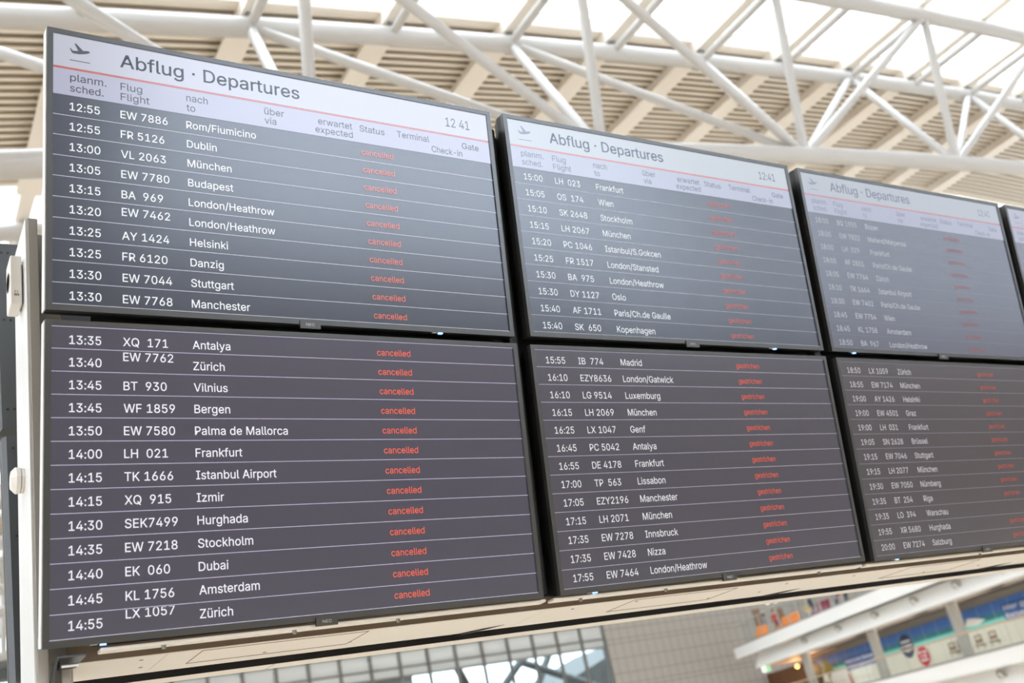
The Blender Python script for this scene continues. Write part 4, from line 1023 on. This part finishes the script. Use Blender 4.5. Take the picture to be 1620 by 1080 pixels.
mb = MB()
gbox(mb, S0, S1, 30.0, 30.12, 4.50, 5.20)
gbox(mb, S0, S1, 30.12, 62.0, 4.95, 5.12)
up = mb.build('upper_gallery_deck', M['gallery']); structure(up)
mb = MB(); gbox(mb, S0, S1, 29.98, 30.3, 5.20, 5.26); mb.build('deck_edging', M['grey_edge'], up)
mb = MB()
mb.loft([[G(S0, 30.75, 4.50), G(S0, 30.30, 3.62), G(S0, 30.9, 3.60), G(S0, 31.0, 4.5)], [G(S1 - 1.9, 30.75, 4.50), G(S1 - 1.9, 30.30, 3.62), G(S1 - 1.9, 30.9, 3.60), G(S1 - 1.9, 31.0, 4.5)]])
mb.build('lower_fascia', M['gallery'], up)
mb = MB(); gbox(mb, S0, S1 - 2.0, 32.2, 60, 3.64, 3.74); gbox(mb, S0, S1 - 2.0, 30.95, 32.25, 3.92, 3.98); gbox(mb, S0, S1 - 2.0, 32.2, 32.25, 3.7, 3.95)
mb.build('gallery_ceiling', M['ceil_dark'], up)
mb = MB(); gbox(mb, 60.3, S1 - 1.95, 30.95, 44, 3.56, 3.64)
tag(mb.build('end_soffit', mat('peach_soffit_paint', (0.70, 0.46, 0.32), 0.6), up), 'peach coloured end of the gallery ceiling')
mb = MB()
gbox(mb, S0, 80.0, 30.0, 30.12, 0.36, 1.03)
gbox(mb, S0, 80.0, 30.12, 62.0, 0.55, 0.95)
lo_ = mb.build('lower_gallery_deck', M['gallery']); structure(lo_)
mb = MB(); gbox(mb, S0, 80, 29.97, 30.3, 1.03, 1.12); mb.build('deck_edging', M['grey_edge'], lo_)
mb = MB()
mb.loft([[G(S0, 30.75, 0.36), G(S0, 30.30, -0.50), G(S0, 30.9, -0.52), G(S0, 31.0, 0.36)], [G(80, 30.75, 0.36), G(80, 30.30, -0.50), G(80, 30.9, -0.52), G(80, 31.0, 0.36)]])
mb.build('lower_fascia', M['gallery'], lo_)
mb = MB(); gbox(mb, S0, 80, 30.95, 31.05, -0.65, -0.45); mb.build('lower_red_band', mat('dark_red_band', (0.18, 0.03, 0.025), 0.6), lo_)  # dark red band just behind the foot of the lower fascia
mb = MB(); gbox(mb, S0, 80, 33.8, 34.0, -1.65, 0.55); structure(mb.build('wall_gallery_base', M['tan_wall']))
mb = MB(); gbox(mb, S0, 64.4, 33.56, 33.8, 0.95, 3.7); gbox(mb, 64.4, 79, 36.0, 36.2, 0.95, 3.62, 1)
structure(mb.build('wall_gallery', [M['band'], M['orange_wall']]))

# swivelling spotlights set in the sloping fascias
spots = [(58.16, 4.11), (53.95, 4.11), (49.94, 4.11), (46.15, 4.11), (42.58, 4.11), (39.19, 4.11), (41.73, 0.03)]
SPL = ['spotlight in the white fascia, first from its far tip', 'spotlight in the white fascia, second from its far tip', 'spotlight in the white fascia, third from its far tip',
       'spotlight in the white fascia, fourth from its far tip', 'spotlight in the white fascia, fifth from its far tip', 'spotlight in the white fascia half hidden by the display housing',
       'spotlight in the lower white fascia below the beach mural']
fn = (-GN + Vector((0, 0, 0.0)))
fn = (Vector((-GN.x * 0.89, -GN.y * 0.89, -0.455))).normalized()
for (s, z), lab in zip(spots, SPL):
    c = Vector(G(s, 30.53, z))
    t = empty('spotlight', c)
    tag(t, 'round ' + lab, 'spotlight', 'fascia spotlights')
    mb = MB(); mb.lathe([(0.30, -0.02), (0.30, 0.05), (0.24, 0.07), (0.22, 0.02)], (0, 0, 0), fn, 24); mb.build('trim_ring', M['lampmetal'], t, True)
    aim = (fn + GD * 0.55).normalized()
    mb = MB(); mb.lathe([(0.17, -0.02), (0.18, 0.10), (0.15, 0.13)], fn * 0.02, aim, 20); mb.build('lamp_head', M['plastic'], t, True)
    mb = MB(); mb.lathe([(0.135, 0.131), (0.130, 0.136)], fn * 0.02, aim, 20); mb.build('lens', M['lamplens'], t)

# unseen lamp strips added above the gallery ceiling edge to brighten the mural
for i in range(6):
    s_ = 26.5 + 6.3 * i
    t = empty('added_lamp_strip', G(s_, 31.9, 3.85)); tag(t, 'unseen lamp strip added in front of the mural to brighten it', 'lamp', 'added mural lamp strips')
    t.rotation_euler = (0, 0, -GTH)
    mb = MB(); mb.box((-0.09, -2.6, 0.0), (0.09, 2.6, 0.05)); mb.build('housing', M['lampmetal'], t)
    mb = MB(); mb.quad((-0.075, -2.55, -0.002), (-0.075, 2.55, -0.002), (0.075, 2.55, -0.002), (0.075, -2.55, -0.002)); mb.build('diffuser', M['tubeglow'], t)
# round columns
for s, lab in ((60.12, 'grey round column next to the brown timber corner of the gallery'), (52.1, 'grey round column between the palm and the navy disc of the mural'),
               (44.6, 'grey round column standing in front of the mural deckchairs')):
    mb = MB(); mb.tube([G(s, 31.3, 0.9), G(s, 31.3, 3.70)], 0.27, 28)
    o = mb.build('column', M['column'], None, True)
    tag(o, lab, 'column', 'gallery columns', 'thing')

# long printed mural, flat on the gallery wall
mr = empty('beach_mural', G(50, 33.5, 2.3))
tag(mr, 'long printed beach mural with blue sky and sand on the gallery wall', 'mural')
mr_l = Vector(mr.location)
DM = 33.5


def mural(nm, shapes, mt, dd, lab=None):
    """flat print: list of polygons in (s, z), drawn dd in front of the wall sheet"""
    mb = MB()
    for pl in shapes: mb.poly([Vector(G(s, DM - dd, z)) - mr_l for s, z in pl])
    o = mb.build(nm, M[mt], mr)
    if lab: o['label'] = lab
    return o


def rct(s0, s1, z0, z1): return [(s0, z0), (s1, z0), (s1, z1), (s0, z1)]


ME = 64.2
mural('printed_sky', [rct(22, ME, 2.79, 3.30)], 'sky_print', 0.0, 'blue sky')
mural('printed_sea', [rct(22, ME, 2.52, 2.79)], 'sea_print', 0.0, 'deep teal sea')
mural('printed_shallows', [rct(22, ME, 2.27, 2.52)], 'shallow_print', 0.0, 'turquoise shallows')
mural('printed_sand', [rct(22, ME, 0.9, 2.27)], 'sand_print', 0.0, 'white sand')
mural('printed_joints', [rct(s - 0.012, s + 0.012, 0.95, 3.30) for s in [24 + 1.22 * i for i in range(31)]], 'joint_print', 0.004)
mural('printed_foliage', [[(64.2, 3.28), (64.2, 1.0), (63.4, 1.2), (62.9, 2.0), (62.7, 2.7), (63.2, 3.2)]], 'shade_print', 0.006, 'dark foliage')
pal = []
for a in range(14):
    an = math.radians(-200 + a * 24); r_ = 0.62 + 0.2 * ((a * 7) % 3)
    c_, s_ = math.cos(an), math.sin(an)
    pal.append([(61.95 + 0.05 * s_, 2.62 - 0.05 * c_), (61.95 + c_ * r_ * 0.6 - s_ * 0.14, 2.62 + s_ * r_ * 0.5 + c_ * 0.1), (61.95 + c_ * r_, 2.62 + s_ * r_ * 0.75), (61.95 + c_ * r_ * 0.6 + s_ * 0.12, 2.62 + s_ * r_ * 0.5 - c_ * 0.1)])
pal += [rct(62.0, 62.15, 1.0, 2.5), [(62.8, 1.9), (61.4, 1.5), (60.9, 1.2), (62.8, 1.0)]]
mural('printed_palm', pal, 'palm_print', 0.009, 'yellow green palm')
mural('caption_panel', [rct(56.2, 59.72, 2.12, 2.86)], 'textblue_print', 0.010, 'blue caption panel between two columns')
mural('caption_panel', [rct(39.2, 44.1, 2.24, 3.06)], 'textblue_print', 0.010, 'blue caption panel past the deckchairs')
mural('printed_pennant', [[(59.75, 1.95), (59.6, 1.95), (59.3, 1.1), (59.6, 1.1)]], 'red_print', 0.012, 'red pennant')
mb = MB()
def TM(x, y, z): return Vector(G(-x, DM - 0.016, y)) - mr_l
put_text(mb, 'Nächste Reise', -59.6, 2.52, 0.20, width=3.2, T=TM)
put_text(mb, 'schon gebucht?', -59.6, 2.22, 0.18, width=3.3, T=TM)
put_text(mb, 'Hier geht', -43.95, 2.74, 0.22, width=2.3, T=TM)
put_text(mb, 'Reisemarkt', -43.95, 2.38, 0.22, width=2.7, T=TM)
mb.build('caption_lettering', M['white_print'], mr)
def disc(s, z, r, n=40): return [(s + r * 1.06 * math.cos(2 * math.pi * i / n), z + r * math.sin(2 * math.pi * i / n)) for i in range(n)]
mural('navy_disc', [disc(52.75, 2.49, 0.62)], 'navy_print', 0.014, 'navy blue disc')
mural('red_disc', [disc(51.5, 1.78, 0.52)], 'red_print', 0.018, 'red disc')
wb = []
for (cs, cz, words_) in ((52.75, 2.49, ((0.24, (0.9,)), (0.0, (0.22, 0.75)), (-0.24, (0.6,)))), (51.5, 1.78, ((0.2, (0.32, 0.4)), (0.0, (0.15, 0.32)), (-0.2, (0.68,))))):
    for dz, ws in words_:
        tot = sum(ws) + 0.1 * (len(ws) - 1); a = cs + tot / 2
        for w_ in ws:
            n = max(2, int(w_ / 0.085))
            for i in range(n):
                h = 0.12 if (i * 5 + int(dz * 10)) % 3 else 0.085
                wb.append(rct(a - (i + 0.78) * w_ / n, a - i * w_ / n, cz + dz - 0.05, cz + dz - 0.05 + h))
            a -= w_ + 0.1
mural('disc_lettering', wb, 'white_print', 0.022, 'unreadable white words')
mural('printed_parasol', [[(47.25, 2.55), (46.9, 2.90), (46.3, 2.82), (45.5, 2.62), (46.2, 2.48)], [(48.2, 2.42), (47.6, 2.62), (47.3, 2.50), (47.7, 2.40)]], 'cloud_print', 0.010, 'white canopy')
ch_, cu_ = [], []
for s in (48.8, 48.05, 46.55, 45.4):
    ch_ += [rct(s - 0.28, s + 0.32, 1.60, 2.05), [(s - 0.42, 1.50), (s + 0.42, 1.56), (s + 0.42, 1.62), (s - 0.42, 1.57)], rct(s + 0.26, s + 0.32, 1.36, 1.62), rct(s - 0.32, s - 0.26, 1.36, 1.62)]
    cu_ += [rct(s - 0.20, s + 0.24, 1.82, 2.0), rct(s - 0.26, s + 0.28, 1.60, 1.70)]
mural('printed_deckchairs', ch_, 'chair_print', 0.012, 'brown rattan deckchairs')
mural('printed_cushions', cu_, 'cushion_print', 0.015, 'cream cushions')

# glass balustrades
def balustrade(name, s0, s1, D, zb, zt, step, label, rail_mat):
    t = empty(name, G((s0 + s1) / 2, D, zb)); tag(t, label, 'balustrade')
    L = Vector(t.location)
    TG = lambda s, d_, z: Vector(G(s, d_, z)) - L
    n = int((s1 - s0) / step)
    for i in range(n):
        a = s0 + i * step
        mb = MB(); mb.box((a + 0.02, D - 0.006, zb + 0.02), (a + step - 0.02, D + 0.006, zt - 0.02), 0, TG); mb.build('glass_panel', M['rail_glass'], t)
        mb = MB(); mb.box((a - 0.025, D - 0.02, zb), (a + 0.025, D + 0.05, zt), 0, TG); mb.build('rail_post', M['column'] if zb > 3 else M['rail_glass'], t)
    mb = MB(); mb.tube([TG(s0, D, zt), TG(s1, D, zt)], 0.042, 12); mb.build('handrail', M[rail_mat], t, True)
    return t


balustrade('glass_balustrade', 26.0, 66.0, 30.25, 1.10, 2.08, 2.0, 'glass balustrade with pale wooden handrail below the mural', 'handrail')
balustrade('glass_balustrade', 40.0, 66.8, 30.25, 5.24, 6.60, 1.34, 'tall glass balustrade along the upper gallery deck', 'column')


# ---------------------------------------------------------------- people and furniture on the gallery
def person(s, D, z, face, label, top, legs, hairm='hair', pose='stand', scale=1.0):
    """one continuous skinned figure; face = heading in degrees about z"""
    J = {'pel': (0, 0, .95), 'wst': (0, 0, 1.10), 'chs': (0, 0, 1.32), 'nck': (0, .0, 1.47), 'hd0': (0, .01, 1.55), 'hd1': (0, .02, 1.63), 'hd2': (0, .01, 1.72),
         'shL': (-.17, 0, 1.40), 'elL': (-.24, .02, 1.13), 'wrL': (-.22, .14, .92), 'haL': (-.21, .17, .84),
         'shR': (.17, 0, 1.40), 'elR': (.23, -.02, 1.13), 'wrR': (.24, .08, .90), 'haR': (.24, .11, .82),
         'hpL': (-.10, 0, .90), 'knL': (-.11, .06, .50), 'anL': (-.11, -.02, .09), 'toL': (-.12, .14, .04),
         'hpR': (.10, 0, .90), 'knR': (.11, .01, .50), 'anR': (.11, -.09, .09), 'toR': (.12, .07, .04)}
    R = dict(pel=.13, wst=.115, chs=.135, nck=.055, hd0=.075, hd1=.095, hd2=.07, shL=.065, elL=.045, wrL=.032, haL=.036, shR=.065, elR=.045, wrR=.032, haR=.036,
             hpL=.10, knL=.062, anL=.042, toL=.035, hpR=.10, knR=.062, anR=.042, toR=.035)
    if pose == 'reach':
        J.update(elR=(.26, .2, 1.22), wrR=(.18, .40, 1.26), haR=(.17, .48, 1.28))
    E = [('pel', 'wst'), ('wst', 'chs'), ('chs', 'nck'), ('nck', 'hd0'), ('hd0', 'hd1'), ('hd1', 'hd2'), ('chs', 'shL'), ('shL', 'elL'), ('elL', 'wrL'), ('wrL', 'haL'), ('chs', 'shR'), ('shR', 'elR'), ('elR', 'wrR'), ('wrR', 'haR'),
         ('pel', 'hpL'), ('hpL', 'knL'), ('knL', 'anL'), ('anL', 'toL'), ('pel', 'hpR'), ('hpR', 'knR'), ('knR', 'anR'), ('anR', 'toR')]
    ks = list(J)
    me = bpy.data.meshes.new('person'); me.from_pydata([J[k] for k in ks], [(ks.index(a), ks.index(b)) for a, b in E], [])
    tmp = bpy.data.objects.new('person', me); COL.objects.link(tmp)
    sk = tmp.modifiers.new('skin', 'SKIN'); sk.use_smooth_shade = True
    for i, k in enumerate(ks):
        v = me.skin_vertices[0].data[i]; v.radius = (R[k], R[k] * (0.72 if k in ('pel', 'wst', 'chs') else 1.0)); v.use_root = (k == 'pel')
    tmp.modifiers.new('sub', 'SUBSURF').levels = 1
    dg = bpy.context.evaluated_depsgraph_get()
    bm_ = bpy.data.meshes.new_from_object(tmp.evaluated_get(dg))
    bpy.data.objects.remove(tmp)
    bm_.materials.clear()
    for q in (M['skin'], M[top], M[legs], M['body']): bm_.materials.append(q)
    for p in bm_.polygons:
        c = p.center; p.use_smooth = True
        hand = abs(c.x) > 0.15 and c.z < 0.95 or (pose == 'reach' and c.y > 0.42)
        p.material_index = 3 if c.z < .10 else 2 if c.z < .93 and abs(c.x) < .2 and not hand else 0 if c.z > 1.47 or hand else 1
    o = bpy.data.objects.new('person', bm_); COL.objects.link(o)
    o.location = G(s, D, z); o.rotation_euler = (0, 0, math.radians(face)); o.scale = (scale,) * 3
    tag(o, label, 'person')
    mb = MB()
    mb.loft([[(r * math.cos(2 * math.pi * j / 14) * 1.0, -0.02 + r * 1.1 * math.sin(2 * math.pi * j / 14) - (0.03 if h < 1.66 else 0), h) for j in range(14)] for r, h in ((.075, 1.56), (.098, 1.63), (.102, 1.70), (.085, 1.76), (.03, 1.79))])
    mb.build('hair', M[hairm], o, True)
    return o


DECK = 5.12
person(64.0, 32.0, DECK, 160, 'person in a red top and dark jeans beside the orange seats', 'red_cloth', 'denim')
person(58.9, 32.0, DECK, 200, 'person in a navy jacket with a yellow bag behind the upper glass', 'navy_cloth', 'denim')
person(57.3, 32.9, DECK, 120, 'person in grey with dark hair behind the maroon armchair', 'grey_cloth', 'navy_cloth')
person(55.9, 32.2, DECK, 230, 'person in a maroon top between the maroon armchair and the blue top', 'maroon_cloth', 'denim')
person(54.6, 32.0, DECK, 100, 'person in a blue top furthest along the upper gallery glass', 'blue_cloth', 'navy_cloth')
person(65.4, 31.9, DECK, 20, 'person in pale grey at the far end of the upper deck', 'grey_cloth', 'grey_cloth')

# yellow shoulder bag carried by the navy figure
mb = MB(); b0 = Vector(G(58.72, 31.62, DECK))
mb.box((-0.18, -0.07, 0.72), (0.18, 0.07, 1.0)); bag = add_bevel(mb.build('shoulder_bag', M['yellow_cloth']), 0.03)
bag.location = b0; tag(bag, 'yellow bag at the side of the person in a navy jacket', 'bag')
mb = MB(); mb.tube([(-0.14, 0, 0.99), (-0.1, 0, 1.25), (0.0, 0, 1.36), (0.1, 0, 1.25), (0.14, 0, 0.99)], 0.012, 8); mb.build('strap', M['yellow_cloth'], bag)


def lounge_chair(s, D, rot, mt, label, cat='chair', w=0.75):
    t = empty('lounge_chair', G(s, D, DECK)); t.rotation_euler = (0, 0, math.radians(rot)); tag(t, label, cat, 'seats on the upper gallery')
    mb = MB(); mb.box((-w / 2, -0.35, 0.30), (w / 2, 0.35, 0.46)); add_bevel(mb.build('seat', M[mt], t), 0.04)
    mb = MB(); mb.loft([[(-w / 2, 0.25, 0.42), (w / 2, 0.25, 0.42), (w / 2, 0.38, 0.42), (-w / 2, 0.38, 0.42)], [(-w / 2, 0.36, 0.98), (w / 2, 0.36, 0.98), (w / 2, 0.46, 0.98), (-w / 2, 0.46, 0.98)]])
    add_bevel(mb.build('backrest', M[mt], t), 0.03)
    for x in (-w / 2 + 0.06, w / 2 - 0.06):
        for y in (-0.28, 0.3):
            mb = MB(); mb.tube([(x, y, 0), (x, y, 0.32)], 0.02, 8); mb.build('leg', M['frame'], t)
    return t


lounge_chair(61.7, 31.2, -100, 'orange_seat', 'orange seat nearest the red-topped person')
lounge_chair(60.4, 31.2, -100, 'orange_seat', 'wider orange seat between the red-topped and navy-jacketed people', w=1.1)
lounge_chair(64.3, 30.95, -60, 'orange_seat', 'orange seat near the far tip of the upper deck')
lounge_chair(56.7, 31.3, -90, 'maroon_cloth', 'maroon armchair on the upper deck beside the person in grey', w=1.0)
for s, dd, h, lab in ((66.85, 32.2, 2.3, 'tall brown timber panel at the tip of the upper deck'), (66.3, 33.6, 2.0, 'shorter brown timber panel behind the tall one at the deck tip')):
    mb = MB(); mb.box((-0.25, -0.06, 0), (0.25, 0.06, h)); o = add_bevel(mb.build('timber_screen', M['brown_wood']), 0.01)
    o.location = G(s, dd, DECK); o.rotation_euler = (0, 0, -GTH); tag(o, lab, 'screen')

# exit sign, pendant lamp
ex = empty('exit_sign', G(64.2, 30.5, 3.42)); tag(ex, 'small green and white emergency exit sign under the gallery tip', 'sign')
mb = MB(); mb.box((-0.28, -0.05, -0.20), (0.28, 0.05, 0.20)); c = mb.build('case', M['exitwhite'], ex)
mb = MB(); mb.box((0.02, -0.06, -0.17), (0.26, -0.05, 0.17)); mb.build('green_panel', M['exitgreen'], ex)
mb = MB(); mb.poly([(0.06, -0.062, -0.02), (0.14, -0.062, -0.10), (0.14, -0.062, -0.05), (0.22, -0.062, -0.05), (0.22, -0.062, 0.01), (0.14, -0.062, 0.01), (0.14, -0.062, 0.06)]); mb.build('arrow', M['exitwhite'], ex)
mb = MB(); mb.tube([(0, 0, 0.19), (0, 0, 0.30)], 0.012, 8); mb.build('rod', M['frame'], ex)
ex.rotation_euler = (0, 0, math.radians(-25))
pl = empty('pendant_lamp', G(64.9, 33.0, 3.64)); tag(pl, 'glowing amber pendant lamp in front of the brown timber wall', 'lamp')
mb = MB(); mb.tube([(0, 0, 0), (0, 0, -0.28)], 0.01, 8); mb.build('cord', M['frame'], pl)
mb = MB(); mb.lathe([(0.02, -0.26), (0.12, -0.32), (0.15, -0.44), (0.10, -0.52), (0.02, -0.54)], (0, 0, 0), (0, 0, 1), 18); mb.build('lamp_shade', M['lampglow'], pl, True)
for s_, d_, z_, lab in ((66.4, 33.0, 7.72, 'warm white globe lamp above the deck tip, on the tile wall side'), (65.2, 33.0, 7.58, 'warm white globe lamp above the person in red')):
    t = empty('globe_lamp', G(s_, d_, z_)); tag(t, lab, 'lamp', 'globe lamps over the upper deck')
    mb = MB(); mb.lathe([(0.02, 0.16)] + [(0.16 * math.cos(a_), 0.16 * math.sin(a_)) for a_ in (1.2, .8, .4, 0, -.4, -.8, -1.2)] + [(0.02, -0.16)], (0, 0, 0), (0, 0, 1), 18); mb.build('globe', M['globeglow'], t, True)
    mb = MB(); mb.tube([(0, 0, 0.15), (0, 0, za(t.location.x) + 0.905 - t.location.z)], 0.01, 6); mb.build('cord', M['frame'], t)
ld = bpy.data.lights.new('pendant_light', 'POINT'); ld.energy = 110; ld.color = (1, 0.55, 0.22); ld.shadow_soft_size = 0.2
lo2 = bpy.data.objects.new('pendant_light', ld); COL.objects.link(lo2); lo2.parent = pl; lo2.location = (0, 0, -0.75)

# ---------------------------------------------------------------- seen through the clear part of the glazed bay
cn = empty('outside_canopy', (58.0, 83, 0)); tag(cn, 'dark sloping canopy roof outside the glazed bay', 'canopy')
mb = MB(); mb.loft([[(-6, -5, 8.4), (-6, 9, 8.4), (-6, 9, 1.2), (-6, -5, 1.2)], [(6, -5, 12.2), (6, 9, 12.2), (6, 9, 1.2), (6, -5, 1.2)]]); mb.build('roof_sheet', M['canopy'], cn)
for i, (x0, z0, x1, z1, y) in enumerate(((38.5, 5.5, 44.5, 10.6, 70), (44.5, 10.2, 51.5, 7.3, 71.5), (36.5, 10.8, 39.5, 3.5, 67.5), (44.0, 4.5, 48.8, 10.9, 73.2), (33.4, 5.0, 37.2, 8.6, 69))):
    mb = MB(); mb.tube([(x0, y, z0), (x1, y, z1)], 0.30, 12)
    o = mb.build('steel_brace', M['outsteel']); tag(o, 'dark slanting steel brace outside the glazed bay', 'brace', 'outside steel braces')
tb_ = empty('terminal_building', (9, 74, 0)); tag(tb_, 'pale building close outside the glazed bay', 'building')
mb = MB(); mb.box((-50, 0, 0), (27.5, 8, 10.6)); mb.build('wall', M['facade_out'], tb_)
mb = MB(); mb.box((-50, -0.5, 10.6), (27.9, 8, 11.1)); mb.build('roof_edge', M['outsteel'], tb_)
for i in range(16):
    mb = MB(); mb.box((-20 + 3 * i, -0.12, 5.6), (-18 + 3 * i, 0.05, 8.3)); mb.build('window', M['canopy'], tb_)
mb = MB(); mb.box((-30, 61.5, 12.4), (80, 66, 13.2)); o = mb.build('roof_overhang', M['outsteel']); tag(o, 'grey roof overhang outside above the glazed bay', 'roof', kind='structure')
